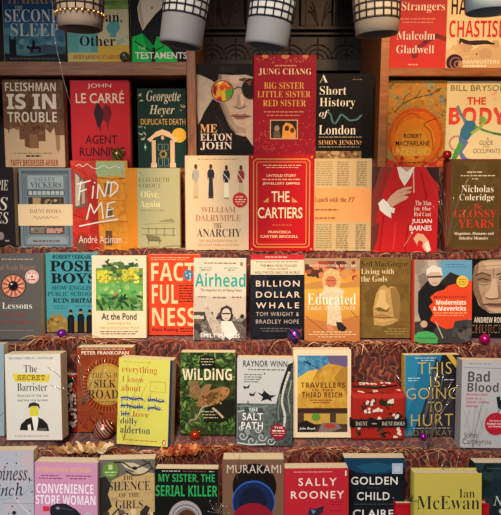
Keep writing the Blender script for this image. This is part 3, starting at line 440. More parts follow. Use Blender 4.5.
book('airhead', 'pale paperback with turquoise title above a black and white crowd photo, middle step', (193.9, 258, 245.8, 340.5), 1.392, 'd9c8b2',
     [R(194, 296, 245.8, 318, 'c8b8a4'), B(16, 194, 312, 246, 322, 2, 5, ['6c625a', '4a423e', '8c8078', '2c2828'], 3), R(194, 319, 245.8, 340.5, NZ('2c2726', '8a7c70', 260)), B(36, 194, 316, 246, 340, 1.5, 4, ['3a3432', '5c544e', '8a8078', '24201f', 'a89c90'], 6), P([(204, 304), (207, 303.5), (210, 311), (218, 321), (228, 332), (224, 340.5), (213, 333), (206, 317)], NZ('a89888', 'ccbcac', 120)), E(206, 305, 1.6, 2.6, 'd4c4b4'), P([(219, 316), (221, 308), (227, 305), (232, 308), (233, 318), (230, 324), (222, 323)], '38302e'), E(226.3, 314.5, 4.6, 6.3, 'd0bcac'), S([(222.5, 313.5), (230, 313.5)], 1.4, '2c2626'), S([(225, 318.5), (228, 318.5)], .6, '7c5c54'), P([(221, 321), (232, 321), (238, 332), (230, 340), (222, 330)], 'e4dacc'),
      G(204, 262.6, 236, 263.5, '6c5c50'), G(199, 267.5, 212, 268.2, '3ca498'), G(201, 269.6, 211, 270.4, '6c5c50'), G(224, 267.5, 238, 268.2, '3ca498'), G(228, 269.6, 235, 270.4, '6c5c50'), E(241.3, 263.7, 1.5, 2.1, '8c7c6c'), T('Airhead', 195, 273.3, 245.3, 286.6, '22a496', 'N'), T('The Imperfect Art of Making News', 200.5, 288.8, 241.5, 292, '3c342e', 's'), G(198, 296.5, 206, 297.4, '6c5c50'), G(213, 297, 226, 297.9, '6c5c50'), G(232, 296.5, 242, 297.4, '6c5c50'), T('EMILY MAITLIS', 201, 333.3, 240, 337.6, 'f8f2ea', 'b')], T_=.024, lean=8, yaw=-3, group=GD, row=3)
book('whale', 'black paperback with red top strip and cream band of text, middle step centre', (250.7, 254.5, 304.3, 338), 1.398, '15181f',
     [R(250, 254.5, 305, 259.7, 'bc2430'), G(265, 256.6, 288, 257.6, 'e8b0a8'), R(250, 259.7, 305, 274.6, 'd8c8aa'), G(256, 261.3, 299, 262.2, '8c7c68'), T('THE MAN WHO FOOLED', 260, 264.4, 297, 266.8, '483c34', 'b'), T('WALL STREET,', 267, 268, 289, 270, '483c34', 'b'), T('HOLLYWOOD AND THE WORLD', 255, 271.2, 300, 273.6, '483c34', 'b'), B(14, 251, 276, 304, 336, 5, 12, ['181c25', '12151b', '1c212b'], 4), T('BILLION', 256, 280.5, 299.5, 286.5, 'e4cab4', 'b', 1.3), T('DOLLAR', 256, 291.5, 300, 297.6, 'e4cab4', 'b', 1.3), T('WHALE', 256, 302.4, 299, 308.2, 'e4cab4', 'b', 1.5), T('TOM WRIGHT &', 256, 312, 299, 316, 'c4b0a4', 's', 1.2), T('BRADLEY HOPE', 256, 319.5, 299, 323.6, 'c4b0a4', 's', 1.2), G(260, 328, 290, 328.8, '6c6864'), G(262, 330.5, 288, 331.3, '6c6864')], T_=.028, lean=8, group=GD, row=3)
book('educated', 'golden paperback of a fair haired child in a white dress in a field, middle step', (304.7, 258.5, 359.8, 341.5), 1.39, ('grad', 2, [(0, 'a85c34'), (.25, 'c88838'), (.6, 'dca444'), (1, 'b07038')]),
     [R(304, 258.5, 360, 270, 'a88868'), B(46, 305, 261, 360, 282, 2, 5, ['7c3424', '4c3022', 'a85038', '9c4430', '5c3a28', 'c87850'], 3), P([(304, 284), (320, 281), (345, 283), (360, 279), (360, 287), (304, 289)], 'b88440'), P([(304, 318), (330, 322), (360, 315), (360, 341.5), (304, 341.5)], 'b8743c'), S([(306, 316), (318, 326), (334, 338)], .7, '7c4c28'), S([(345, 300), (352, 312), (358, 318)], .6, '8c5428'),
      P([(322, 280), (324, 272), (331, 268), (339, 271), (341, 280), (339, 289), (323, 289)], NZ('c89858', 'e0bc84', 200)), E(331, 281.5, 5.6, 6, NZ('b05c40', 'c87858', 200)), S([(327, 280.5), (335, 280.5)], .8, '8c4c38'), P([(325, 287), (338, 287), (345, 291), (341, 298), (339, 296), (342, 323), (335, 326), (327, 324), (328, 297), (323, 300), (321, 294)], NZ('c8b48c', 'e0d0ac', 150)), S([(332, 292), (333, 324)], .7, 'c8b490'), P([(326, 324), (331, 324), (334, 330), (329, 331)], 'c48868'), P([(336, 322), (341, 322), (347, 328), (344, 332), (338, 330)], '2c2428'), S([(318, 293), (321, 300)], 2, 'c88868'), E(344, 276, 2, 2.5, 'c88060'),
      T('AN INTERNATIONAL BESTSELLER', 309, 264.4, 356, 266.8, 'ecdcc0', 's'), T('Educated', 307.5, 293.5, 356, 304.7, 'f8ecd8', 'r'), T('TARA WESTOVER', 306.5, 306.2, 356, 310.3, 'f0dcb8', 's', 1.1), G(313, 331.5, 352, 332.3, 'ecc8a0'), G(309, 334, 356, 334.8, 'ecc8a0'), G(318, 336.5, 346, 337.2, 'ecc8a0')], T_=.024, lean=8, group=GD, row=3, spine='a87038')
book('gods', 'bronze brown paperback with a carved stone nose and mouth, middle step', (359.5, 257.5, 410.5, 338), 1.412, NZ('6a5024', '785e2c', 60),
     [B(10, 360, 284, 410, 336, 6, 12, ['6c5226', '785e2e', '664c22'], 3), T('Neil MacGregor', 360.5, 261, 408, 268, '2a2010', 'r'), T('Living with', 361, 268.8, 394, 275.5, 'e4d09c', 'r'), T('the Gods', 361, 275.8, 387, 281.6, 'e4d09c', 'r'), P([(374, 325), (373.2, 308), (376, 294), (380, 287), (384, 284.8), (388, 288), (391, 286), (396, 287), (400, 296), (400.5, 310), (399, 320), (392, 324), (384, 326)], NZ('a8844a', 'c09c60', 160)), P([(390, 288), (396, 287), (400, 296), (400.5, 310), (399, 320), (394, 318)], '8c6c3c'),
      P([(380, 290), (385, 290), (386, 302), (390, 307), (386, 310), (378, 309), (374.5, 307), (378, 300)], 'ccac70'), P([(375, 308), (380, 307), (386, 310), (390, 307), (388, 312), (378, 311)], '745628'), P([(374, 316), (380, 313.5), (386, 315), (392, 317), (385, 318.5)], '9c7844'), S([(374, 317), (384, 318), (393, 317.2)], .9, '5c4420'), P([(376, 319), (385, 319.2), (391, 318.5), (387, 322), (379, 322)], 'c49e62'), G(388, 328.5, 407, 329.2, 'a48c54'), G(384, 331, 408, 331.7, 'a48c54'), G(386, 333.3, 405, 334, 'a48c54')], T_=.028, lean=8, group=GD, row=3)
book('modern', 'hardback with orange paint splash over a painter in black, right of middle step', (414.6, 260, 471.8, 343.3), 1.392, '9c9082',
     [B(24, 415, 260, 442, 343, 3, 8, ['a89c8e', '8a7e70', 'b4a898', '7a6e62'], 3), P([(439, 260), (472, 260), (472, 284), (455, 280), (442, 278)], '5f98b4'), G(446, 264, 464, 264.8, '3c6c8c'), G(447, 266.5, 466, 267.3, '3c6c8c'), P([(414, 322), (440, 318), (472, 320), (472, 343.3), (414, 343.3)], '3c3a38'), P([(440, 282), (450, 272), (460, 276), (472, 284), (472, 290), (440, 292)], '2c2622'), B(10, 450, 320, 472, 343, 2, 5, ['2c2a2a', '4a4642', '5c5650'], 6),
      P([(418, 292), (427, 281), (440, 282), (452, 290), (455, 312), (440, 320), (432, 334), (424, 330), (418, 312)], '1c1b1c'), E(434.5, 277, 6.8, 9, 'c4a894'), P([(426, 276), (426.5, 269), (433, 265), (441, 268), (442.5, 276), (439, 272), (430, 272)], 'd8d0c4'), S([(428, 277), (441, 276.5)], 1.6, '2c2626'), S([(432, 283), (437, 283)], .7, '7c5048'), E(424, 324, 3.5, 3.5, 'c49c84'), P([(430, 297), (436, 292), (444, 289.5), (448, 285.5), (458, 283), (472, 280), (472, 319), (462, 320), (455, 321), (453, 328), (446, 329), (437, 325), (430, 320), (433, 314), (429, 306), (433, 302)], 'dc4624'),
      T('MARTIN GAYFORD', 434, 295.8, 466.5, 298.3, '6c1c14', 'b'), T('Modernists', 436, 299.8, 466, 304.7, 'f4e4cc', 'X'), T('& Mavericks', 433, 305.8, 466, 310.7, 'f4e4cc', 'X'), G(434, 312.3, 467, 313.3, 'f0a070'), G(434.5, 314.8, 464, 315.8, 'f0a070'), S([(436, 322), (443, 338)], 1, 'b8a890'), P([(414, 343.3), (414, 336), (418, 332), (427, 331), (434, 333), (438, 338), (437.5, 343.3)], '48a45a'), T('Thames & Hudson', 417, 337, 436, 339, '143820', 'b')], T_=.03, hard=True, lean=8, yaw=0, group=GD, row=3, spine='cc4830',
     stickers=[(462, 281.5, 5.9, 'e4b83c', 'yellow round sticker', [G(458.5, 279, 465.5, 280, 'a87c20'), G(458, 281.4, 466, 282.4, 'a87c20'), G(459, 283.8, 465, 284.6, 'a87c20')])])
FC = 'c4a084'
book('churchill', 'black hardback with a stern elderly face in close up, right end of middle step', (470, 259.5, 528, 337), 1.43, '16120f',
     [P([(474, 266), (480, 261), (490, 259.5), (514, 259.5), (524, 270), (526, 295), (520, 310), (506, 315), (490, 313), (479, 305), (473, 290), (472, 276)], NZ('a88a6e', 'bc9c7e', 120)), P([(473, 268), (478, 263), (477, 276), (479, 290), (484, 304), (492, 313), (482, 308), (474, 294), (472, 280)], '86684e'), P([(482, 262), (506, 261), (504, 267), (486, 269)], 'ccac8c'), S([(480, 266.5), (500, 265)], .7, 'a48466'), S([(482, 270), (492, 270.5)], .7, 'a48466'),
      P([(475, 276), (482, 273), (490, 276), (491, 281), (486, 283), (478, 282)], '8c6c54'), P([(497, 277), (505, 272.5), (516, 272), (516, 280), (503, 281)], '8c6c54'), S([(475, 275.5), (481, 272.5), (490, 275.5)], 1.5, '5c4434'), S([(496, 275), (504, 271), (516, 271)], 1.5, '5c4434'), S([(477, 279.5), (482, 278.3), (488, 280)], 1, '2c1e18'), S([(499, 279.5), (505, 278), (514, 278.5)], 1, '2c1e18'), S([(478, 283.5), (484, 285), (489, 283.5)], .7, '7c5c46'), S([(500, 282.5), (508, 284), (516, 282)], .7, '7c5c46'), S([(492.5, 268), (493, 275)], .8, '86684e'),
      P([(492, 278), (489, 290), (485, 294.5), (487, 298), (498, 298.5), (501, 294.5), (497, 290), (496, 279)], 'cdae8e'), P([(497, 280), (501, 292), (502, 297), (498, 298.5)], '92745a'), S([(486, 297.5), (490, 299), (499, 298)], 1.1, '5c4232'), S([(484, 292), (480, 299), (482, 307)], .9, '86684e'), S([(503, 292), (510, 300), (511, 307)], 1, '7c5e48'), P([(484, 304), (490, 302.5), (496, 303), (506, 302), (510, 304.5), (501, 307), (490, 306.5)], '8a5c4a'), S([(482, 305), (486, 304), (496, 304.6), (510, 304.8), (512, 307)], .9, '3c2620'), P([(486, 309), (498, 308), (506, 309.5), (498, 313)], 'c4a486'), P([(508, 288), (522, 284), (524, 300), (516, 311), (510, 305)], 'a08064'),
      R(469, 313, 528, 337, '15110f'),
      T('ANDREW ROBERTS', 474.5, 317, 513, 322.5, 'e8d8c0', 'N'), T('CHURCHILL', 471, 324.5, 517, 333, '94725a', 'N'), T('CHURCHILL', 471.7, 325.4, 516.4, 332.2, '3a2820', 'N')], T_=.036, hard=True, lean=5, group=GD, row=3)
# ---- fourth row
book('blue', 'pale blue paperback cut by the left edge of the photo, beside white book', (-50, 344, 4, 436), 1.275, '8fa6b0', [S([(-4, 410), (0, 416), (3, 412)], .6, '5c6c70'), G(-20, 420, 2, 421, '6c7c80')], T_=.026, lean=8, group=GE, row=4)
book('barrister', 'white paperback with a yellow faced lawyer in black suit, fourth row left', (6, 354, 61.3, 440), 1.262, 'dcd8cc',
     [T('THE SUNDAY TIMES NO. 1 BESTSELLER', 9.5, 357, 54, 359.2, '4c4840', 'm'), T('The', 24.5, 365, 38, 372.3, '282420', 'r'), P([(12.5, 373.5), (51, 374.5), (49, 382), (15.5, 381.5)], 'e0c840'), T('SECRET', 18, 375, 45.5, 380.3, '4c4418', 'm'), T('Barrister', 17.5, 383, 47.5, 391, '282420', 'r'), T('Stories of the law', 17.5, 394, 48, 396.8, '4c4840', 'm'), T("and how it's broken", 17.5, 398.6, 48, 401.2, '4c4840', 'm'),
      E(33.8, 412, 4.6, 7, 'd8cc40'), P([(28, 408), (29, 403.5), (34, 402), (39, 404), (40, 409), (37, 406), (32, 406)], '34302e'), P([(19, 430), (20.5, 424), (26, 419), (31, 417), (37, 417), (42, 419), (47, 424), (48.5, 431)], '24221f'), P([(31, 416), (37, 416), (38, 420), (36, 431), (33.5, 431), (32, 421)], 'ece8dc'), P([(27, 425), (30, 424), (30.5, 430.5), (27.5, 430.5)], 'ece8dc'), S([(38, 429), (46, 429)], .8, '8c887c'), G(14, 435.5, 48, 436.3, '98948a')], T_=.038, lean=8, yaw=-3, roll=-1.5, group=GE, row=4, spine='d8d4c4')
book('silk', 'red brown paperback with a gold sunburst circle behind silver wire, fourth row', (77.2, 347.5, 133, 432), 1.3, ('noise', 45, .6, [(.3, '78301a'), (.55, '904020'), (.75, '864c28')]),
     [G(82, 348.6, 126, 349.4, 'e0c8a0'), T('PETER FRANKOPAN', 82, 351, 129, 354.6, 'f4e4c4', 'b'), E(107, 385, 25.5, 27.5, 'a84c20')] + [S([(107 + 20 * math.cos(a), 385 + 21.5 * math.sin(a)), (107 + 24.5 * math.cos(a), 385 + 26.5 * math.sin(a))], 1.3, '5c2414') for a in [i * 6.2832 / 44 for i in range(44)]] +
     [E(107, 384, 19.5, 21, 'b88c38'), E(107, 384, 17, 18.5, 'c09a48'), T('THE NEW', 92, 372.5, 119, 377.7, '74441c', 'r'), T('SILK', 94.5, 379.3, 116, 387.3, '3c2612', 'R'), T('ROADS', 88, 389.5, 125, 398.3, '3c2612', 'R'), G(94, 401, 116, 401.8, '84582c'), LF(26, 78, 412, 132, 432, 3, 7, ['7c2818', 'c06030', '6c2014'], 5)], T_=.036, lean=6, group=GE, row=4)
SC1, SC2 = '3c4890', 'c0602c'
book('dolly', 'yellow paperback with crossed out words in orange and navy lettering, fourth row', (118, 359, 171.5, 445.5), 1.248, 'd8d460',
     [R(169, 359, 172, 446, '262a58'), G(122, 362.3, 150, 363, 'b0ac48'), T('everything', 121, 366.5, 156.5, 375, SC2, 'r'), T('I know', 121.5, 377, 143.5, 383, SC2, 'r'), T('about', 121, 385.5, 140.5, 392, SC2, 'r'), T('parties, dates,', 121, 396, 166, 402.8, SC1, 'r'), S([(121, 399), (127, 398), (133, 400), (140, 398.5), (143, 399.5)], 1.6, SC1), S([(148, 400), (154, 399), (160, 401), (164, 400)], 1.5, SC1), T('friends, jobs,', 121, 404, 163, 410.7, SC1, 'r'), S([(121, 407), (128, 406), (134, 408), (143, 407)], 1.6, SC1), S([(148, 408), (154, 407), (160, 409)], 1.5, SC1),
      T('life,', 121, 411.7, 132, 418, SC1, 'r'), S([(122, 415), (130, 414.5)], 1.2, SC1), T('love', 133, 411.7, 149.5, 417.2, SC2, 'r'), T('dolly', 121, 418.8, 138, 426.4, '2c3460', 'r'), T('alderton', 121, 427, 151, 434, '2c3460', 'r'), G(126, 440.3, 158, 441.1, SC2), E(165.3, 441.5, 1.9, 2.9, 'c85020'), E(165.4, 441.7, .9, 2, 'f0e8d0'), FR(150, 381, 165, 391, .4, 'b8a83c')], T_=.036, lean=8, yaw=-6, roll=1, group=GE, row=4, spine='c8c440')
book('wilding', 'dark leafy paperback with a brown bird and cream capitals, fourth row', (180.3, 352.5, 235, 434.5), 1.275, ('noise', 50, .8, [(.3, '18210f'), (.5, '2c3c1c'), (.7, '44602c')]),
     [LF(150, 180, 352, 235, 380, 4, 9, ['2c4c20', '486c30', '688c40', '1c2c14', '385828', '7c9c50'], 3), LF(120, 180, 378, 206, 434, 4, 9, ['2c4c20', '486c30', '5c803c', '1c2c14', '385828', '7c8c48'], 4), LF(90, 206, 402, 235, 434, 4, 9, ['2c4c20', '486c30', '588038', '1c2814', '30481f'], 5), P([(200, 356), (214, 356), (216, 368), (200, 369)], '161a10'), P([(206, 404), (235, 398), (235, 414), (224, 422), (204, 422)], '1a1c10'), P([(197, 392), (206, 384), (212, 384), (206, 398), (198, 402)], '8c6c44'),
      P([(190, 382), (198, 380), (201, 392), (196, 400), (189, 396)], NZ('6c5030', '947450', 200)), P([(196, 406), (201, 397), (208, 391), (216, 388), (222, 386), (228, 387), (230, 391), (228, 396), (223, 400), (216, 404), (206, 407)], NZ('7c5430', 'a87848', 240)), P([(202, 399), (210, 393), (219, 391), (217, 399), (208, 404)], NZ('4c3218', '805832', 300)), B(12, 202, 391, 222, 404, .8, 1.6, ['503418', 'b08850'], 6), E(225.3, 391, 4.4, 4, 'a87848'), E(227, 390.3, .8, .8, '14100c'), P([(229.5, 390.5), (233.5, 392), (229.5, 393)], '4c3c24'), C([(207, 405), (202, 408), (199, 414), (195, 419), (191, 420), (190, 422)], 1.7, 'b8a48c'), S([(213, 408), (218, 412), (223, 417)], 2.2, 'c0a488'), S([(196, 406), (187, 411)], 1.4, '5c4424'),
      T('WiLDiNG', 182.5, 368, 231.8, 380, 'f0dcb8', 'N'), G(201, 358.5, 213, 359.3, 'c8bc98'), G(201, 361.2, 214, 362, 'c8bc98'), G(202, 364, 212, 364.8, 'c8bc98'), G(201, 411, 214, 411.8, 'c8bc98'), G(202, 414, 216, 414.8, 'c8bc98'), G(204, 417, 218, 417.8, 'c8bc98')], T_=.038, lean=8, yaw=-1, group=GE, row=4, spine='3c3c24')
WV = 'c8d0c8'
def curl(x, y, r, c=WV): return S([(x + r * (1 - t / 9) * math.cos(.9 * t), y + r * (1 - t / 9) * math.sin(.9 * t)) for t in range(9)], .9, c)
book('salt', 'grey paperback of swallows, cliffs and curling waves with dark red sticker, fourth row', (237.3, 358, 292.7, 445.5), 1.262, 'c2c3bf',
     [P([(288, 364), (292.7, 362), (292.7, 445.5), (268, 445.5), (273, 424), (276, 404), (281, 384)], NZ('30383a', '56605c', 120)), P([(288, 364), (292.7, 362), (290, 372), (283, 390), (279, 404), (281, 384)], '1e2826'), C([(289, 372), (284, 388), (282, 402), (285, 416), (283, 434)], 2.2, 'd4d0bc'), S([(291.5, 380), (288, 396), (290, 412)], 1.2, '8c948a'), S([(280, 394), (278, 410), (279, 420)], 1, '76847c'), P([(237, 403.5), (277, 403.5), (272, 430), (268, 445.5), (237, 445.5)], NZ('48524f', '6c7672', 120)),
      B(22, 237, 404, 275, 440, 1.5, 4, ['68726e', '404a48', '8c9690'], 5), S([(238, 407), (246, 406), (256, 407.5), (268, 406)], .6, '8ca09a'), S([(238, 412), (244, 410.5)], .8, WV), curl(243, 436, 5), curl(252, 441, 5.5), curl(262, 437, 5), curl(258, 430, 3.5), curl(271, 441, 4.5), curl(241, 428, 3), S([(238, 443), (250, 445), (266, 444)], 1.2, WV), P([(247, 404), (248, 400), (249, 404)], '44504c'),
      P([(257, 392), (262, 394), (264, 391), (262, 388), (266, 392), (270, 395), (276, 395), (271, 398), (272, 401), (267, 399), (261, 401), (263, 397)], '1c1e20'), P([(243, 386), (247, 387), (250, 384), (249, 388), (244, 389)], '2c2e30'), P([(249, 393), (253, 394), (256, 391), (254, 396), (250, 396)], '2c2e30'), E(264.5, 373.5, 1, .8, '7c5450'), E(260.5, 377.5, .9, .8, '54504c'),
      T('RAYNOR WINN', 243, 360.5, 287, 366.7, '2c2e2e', 'b', 1.1), G(248, 369, 284, 370, '6c6c68')] + [G(244, 374 + 2.4 * i, 262 - i, 374.9 + 2.4 * i, '7c7c78', i) for i in range(4)] + [T('THE', 248.5, 408, 258, 411, 'dce0d8', 'b', 1.3), T('SALT', 242.5, 413, 263, 420.3, 'f0f0e8', 'b', 1.1), T('PATH', 241.5, 422, 263, 429.3, 'f0f0e8', 'b', 1.1)], T_=.032, lean=8, yaw=-2, group=GE, row=4,
     stickers=[(278.5, 431.3, 8, '8c2030', 'dark red round sticker', [T('THE', 274, 426, 283, 428.2, 'f0d8d0', 'b'), G(272.5, 429.6, 285, 431, 'f0d8d0'), G(272, 432.3, 285, 433, 'dca8a0'), G(274, 434.6, 283, 435.4, 'dca8a0')])])
book('travellers', 'cream bordered paperback with a yellow hillside railway scene under blue sky, fourth row', (293.5, 350, 351, 437.5), 1.275, 'e2d0ac',
     [R(297.5, 355.5, 347.5, 432, NZ('b8842c', 'd0a444', 60)), P([(297.5, 355.5), (336, 355.5), (328, 364), (318, 369), (308, 372), (297.5, 379)], NZ('34709c', '5c98b8', 90)), B(8, 298, 357, 325, 370, 2, 4, ['68a0bc', '3c7498'], 3), P([(326, 355.5), (347.5, 355.5), (347.5, 368), (338, 365), (330, 364)], '64587c'), P([(347.5, 366), (347.5, 395), (334, 378), (341, 368)], 'a87a2c'), P([(297.5, 378), (308, 371), (318, 369), (310, 384), (297.5, 396)], 'd8b048'), S([(304, 361.5), (311, 364)], 1.2, '1c2430'), S([(307, 360), (309.5, 366)], .8, '1c2430'), S([(310, 365), (318, 368)], .7, '24303c'),
      R(297.5, 408, 347.5, 412.5, '3a2620'), R(297.5, 412.5, 347.5, 432, '48362a'), R(304, 413.5, 330, 424, 'c09840'), R(336, 413.5, 347.5, 424, 'b08c3c'), E(316, 417, 4.5, 4, '5c8c38'), P([(318, 432), (322, 423), (336, 422), (342, 428), (330, 432)], '7c6c64'), E(330, 426, 6, 2.6, 'a83c2c'), P([(297.5, 424), (306, 420), (318, 426), (314, 432), (297.5, 432)], '241c1a'),
      T('TRAVELLERS', 301, 382.3, 345, 387.6, '5c3018', 'N', 1.15), T('IN THE', 312, 389, 333, 391, '5c3018', 'N', 1.3), T('THIRD REICH', 302, 392, 342, 397.3, '5c3018', 'N', 1.15), G(310, 399.6, 332, 400.4, '7c4c24'), G(313, 402, 330, 402.8, '7c4c24'), T('Julia Boyd', 299.5, 427.2, 315, 430, 'f0e8d4', 'b')], T_=.036, lean=8, yaw=0, group=GE, row=4, spine='d8c49c')
YL = 'c4ac58'
book('hurt', 'dark teal paperback with large thin gold capitals and yellow corner, fourth row right', (405, 355, 460.5, 436), 1.287, '1d1c22',
     [P([(405, 355), (442, 355), (438, 370), (428, 396), (418, 420), (412, 436), (405, 436)], '1f6e92'), P([(405, 355), (420, 355), (412, 400), (405, 420)], '2a7ea2'), P([(436, 358), (446, 372), (454, 400), (456, 436), (414, 436), (424, 404)], '2c2a32'), P([(434, 370), (438, 372), (428, 410), (420, 432)], '4c5058'), P([(446, 355), (452, 355), (460.5, 366), (460.5, 374)], 'c8a43c'),
      G(415, 357.5, 436, 358.3, 'c8d0d0'), G(421, 360, 434, 360.7, 'c8d0d0'), G(408, 377.5, 420, 378.3, 'c8d0d0'), G(444, 379.5, 454, 380.2, 'c8d0d0'), G(408, 380, 418, 380.7, 'c8d0d0'), T('THIS', 417.5, 362, 451.5, 374, YL, 't', 1.1), T('IS', 430, 376, 440, 387, YL, 't', 1.1), T('GOING', 406.3, 387.7, 457.8, 399, YL, 't', 1.05), T('TO', 428, 401.5, 442, 412, YL, 't'), T('HURT', 411, 414, 453, 426, YL, 't', 1.1), G(413, 427.7, 451, 428.5, 'a8a8a0'), T('ADAM KAY', 407, 430, 452, 435.5, '8c7c48', 't', 1.1)], T_=.026, lean=8, yaw=2, group=GE, row=4, spine='d0a838')
RD = 'b42c38'
book('blood', 'pale grey paperback with charcoal title and big red sticker, right end of fourth row', (461.3, 360.5, 515, 448), 1.245, 'b2b2b2',
     [G(468, 363.6, 490, 364.3, '74747a'), S([(463, 367.8), (514, 368.5)], .5, '74747a'), T('Bad', 467.3, 371, 489, 382, '48484c', 'N'), T('Blood', 467, 382.5, 498, 392, '48484c', 'N'), T('Secrets and', 466, 393, 487, 395.8, RD, 'N'), T('Lies in a', 466, 397, 481, 399.6, RD, 'N'), T('Silicon Valley', 466, 400.8, 489, 404, RD, 'N'), T('Startup', 466, 404.8, 478, 408, RD, 'N'), P([(496, 397), (500, 396), (500, 400), (506, 398), (504, 410), (498, 408)], '1e1e22'), S([(500, 408), (497, 414)], .8, '1e1e22'), S([(470, 410), (465, 428)], .4, '84848a'), S([(477, 409), (483, 428)], .4, '84848a'),
      T('John', 464.5, 432, 478, 439.8, '404044', 's'), T('Carreyrou', 463.5, 438.6, 492, 446, '404044', 's')], T_=.032, lean=8, yaw=2, roll=1.5, group=GE, row=4, spine='9c9c9c',
     stickers=[(496, 423.5, 11, 'b41c30', 'large red round sticker', [T('The story of', 489, 419.5, 502, 421.5, 'f4dcd8', 'N'), T('Elizabeth Holmes', 487, 422.3, 505, 424.3, 'f4dcd8', 'N'), T('and Theranos', 488.5, 425, 503, 427, 'f4dcd8', 'N')])])
# ---- front step
book('happy', 'pale grey paperback with dark italic script and speckles, front step far left', (-32, 451, 34, 552), 1.065, ('noise', 14, .5, [(.3, 'a4b0bc'), (.5, 'b0b2ba'), (.65, 'c4b0b4'), (.8, 'b8a4a8')]),
     [S([(0, 500), (12, 498), (24, 494), (34, 486)], .5, '8c94a0'), S([(14, 496), (20, 505), (30, 515)], .7, 'dcd8dc'), S([(2, 503), (34, 504)], .6, '8890a0'), S([(20, 470), (14, 496)], .5, 'd0c8cc'), B(22, -10, 452, 33, 515, .5, 1.1, ['2c2830', '3c3c48'], 5), T('Happiness,', -27, 466, 30.5, 485, '34303a', 'i'), T('a Pinch', -22, 483, 23, 496, '34303a', 'i'), E(14, 513, 2.2, 2, '2c2830')], T_=.03, lean=8, yaw=2, group=GF, row=5)
book('store', 'pink paperback with white block capitals and black bird shape, front step', (35, 462.5, 97.5, 558), 1.06, 'cc8fae',
     [T('INTERNATIONAL BESTSELLER', 37.5, 467.5, 91.5, 472, 'dcb468', 'b'), G(41, 475.3, 59, 476.3, '843c5c'), G(66, 475.3, 92, 476.3, '843c5c'), G(39, 478, 62, 479, '843c5c'), G(70, 478, 86, 479, '843c5c'), T('CONVENIENCE', 36.5, 484, 93.5, 493.5, 'f4e8f0', 'N'), T('STORE WOMAN', 35.8, 495.2, 95.5, 504.5, 'f4e8f0', 'N'), P([(50, 513), (50, 507), (56, 503.5), (66, 503.5), (76, 509), (83, 516), (88, 530), (70, 540), (54, 524)], '22222a'), P([(82, 515), (88, 511), (92, 514), (86, 518)], 'b4b0bc'), R(43, 506.5, 49.5, 511.5, 'd42c40'), E(58, 508, 2, 1.4, '8c8c98'), S([(57, 507), (72, 510)], .7, '50505c')], T_=.03, lean=8, yaw=-2, group=GF, row=5)
book('silence', 'gold and grey paperback with swirling dark plumes and green round sticker, front step', (98, 459.5, 155, 550), 1.075, ('noise', 30, 1.2, [(.3, '8c7c68'), (.5, 'c4a468'), (.7, 'b89a70')]),
     [P([(98, 459.5), (155, 459.5), (155, 474), (140, 471), (126, 474), (112, 480), (106, 500), (98, 510)], '6c645c'), P([(98, 478), (106, 476), (111, 484), (108, 494), (112, 506), (104, 515), (98, 520)], '2c2624'), P([(120, 462), (134, 463), (150, 470), (142, 476), (134, 471), (126, 468)], 'c8b894'), C([(114, 462), (124, 463), (132, 468), (140, 467), (150, 462)], 1.3, '242020'), C([(126, 471), (134, 475), (144, 474), (153, 468)], 1.3, '2c2624'), E(135, 468.3, 2.6, 1.8, '242020'), S([(142, 460), (150, 464), (155, 472)], 1.5, '40383a'), P([(146, 505), (150, 508), (147, 515), (155, 512), (155, 550), (140, 550), (140, 512)], '302a2a'), P([(118, 508), (126, 515), (120, 522)], '2c2624'), S([(112, 515), (118, 509), (126, 514)], 1.4, '2c2624'), B(14, 100, 508, 154, 530, 1.5, 4, ['3c3432', 'dcc090', '5c544c'], 5),
      T('THE', 123.5, 475.5, 134, 479.6, '302824', 'r'), T('SILENCE', 108.5, 481.3, 150.5, 490.3, '2c2420', 'r'), T('OF THE', 119, 492.8, 139.5, 497, '302824', 'r'), T('GIRLS', 115.5, 500, 142.8, 508.3, '2c2420', 'r')], T_=.03, lean=8, yaw=2, group=GF, row=5,
     stickers=[(111.3, 469.5, 8, '64883a', 'green round sticker', [P([(109, 464), (113, 464), (113, 469), (109, 469)], 'b8c88c'), G(105.5, 471, 117, 472.2, 'c8d8a0'), G(107, 474, 115, 474.8, 'c8d8a0')])])
book('sister', 'black paperback with bright green capitals and a headscarfed woman, front step', (155, 469, 218, 565), 1.055, '12140f',
     [G(162, 470.8, 180, 471.6, 'c8c4b8'), G(183, 471, 206, 471.8, '8c4438'), G(209, 471, 214, 471.8, 'c8c4b8'), T('MY SISTER, THE', 158.5, 474, 214.7, 483, '2ca458', 'N'), T('SERIAL KILLER', 155.7, 485.3, 217.3, 496.3, '2ca458', 'N'), E(185.5, 519, 17, 18.5, 'a49c9a'), E(186, 520, 15, 16, '7c7474'), RING(186, 519, 12.5, 1.4, 'b4acaa'), E(187, 524, 11, 14.5, '54301f')], T_=.026, lean=8, yaw=-1, group=GF, row=5)
book('discs', 'brown paperback with overlapping black, blue and red discs, front step centre', (222.7, 459.5, 284, 553), 1.07, '74543f',
     [E(254.5, 486.5, 22, 23, '16110f'), E(253.5, 501.5, 21.5, 21, '2c56a8'), E(253.5, 502.5, 20.5, 20.2, '18264c'), E(253, 503, 14, 16, '141a30'), E(253, 522, 21.5, 19, '8c1626'), T('MURAKAMI', 227, 464.8, 281, 473.2, 'd0c0b0', 's', 1.05)], T_=.042, lean=9, group=GF, row=5)
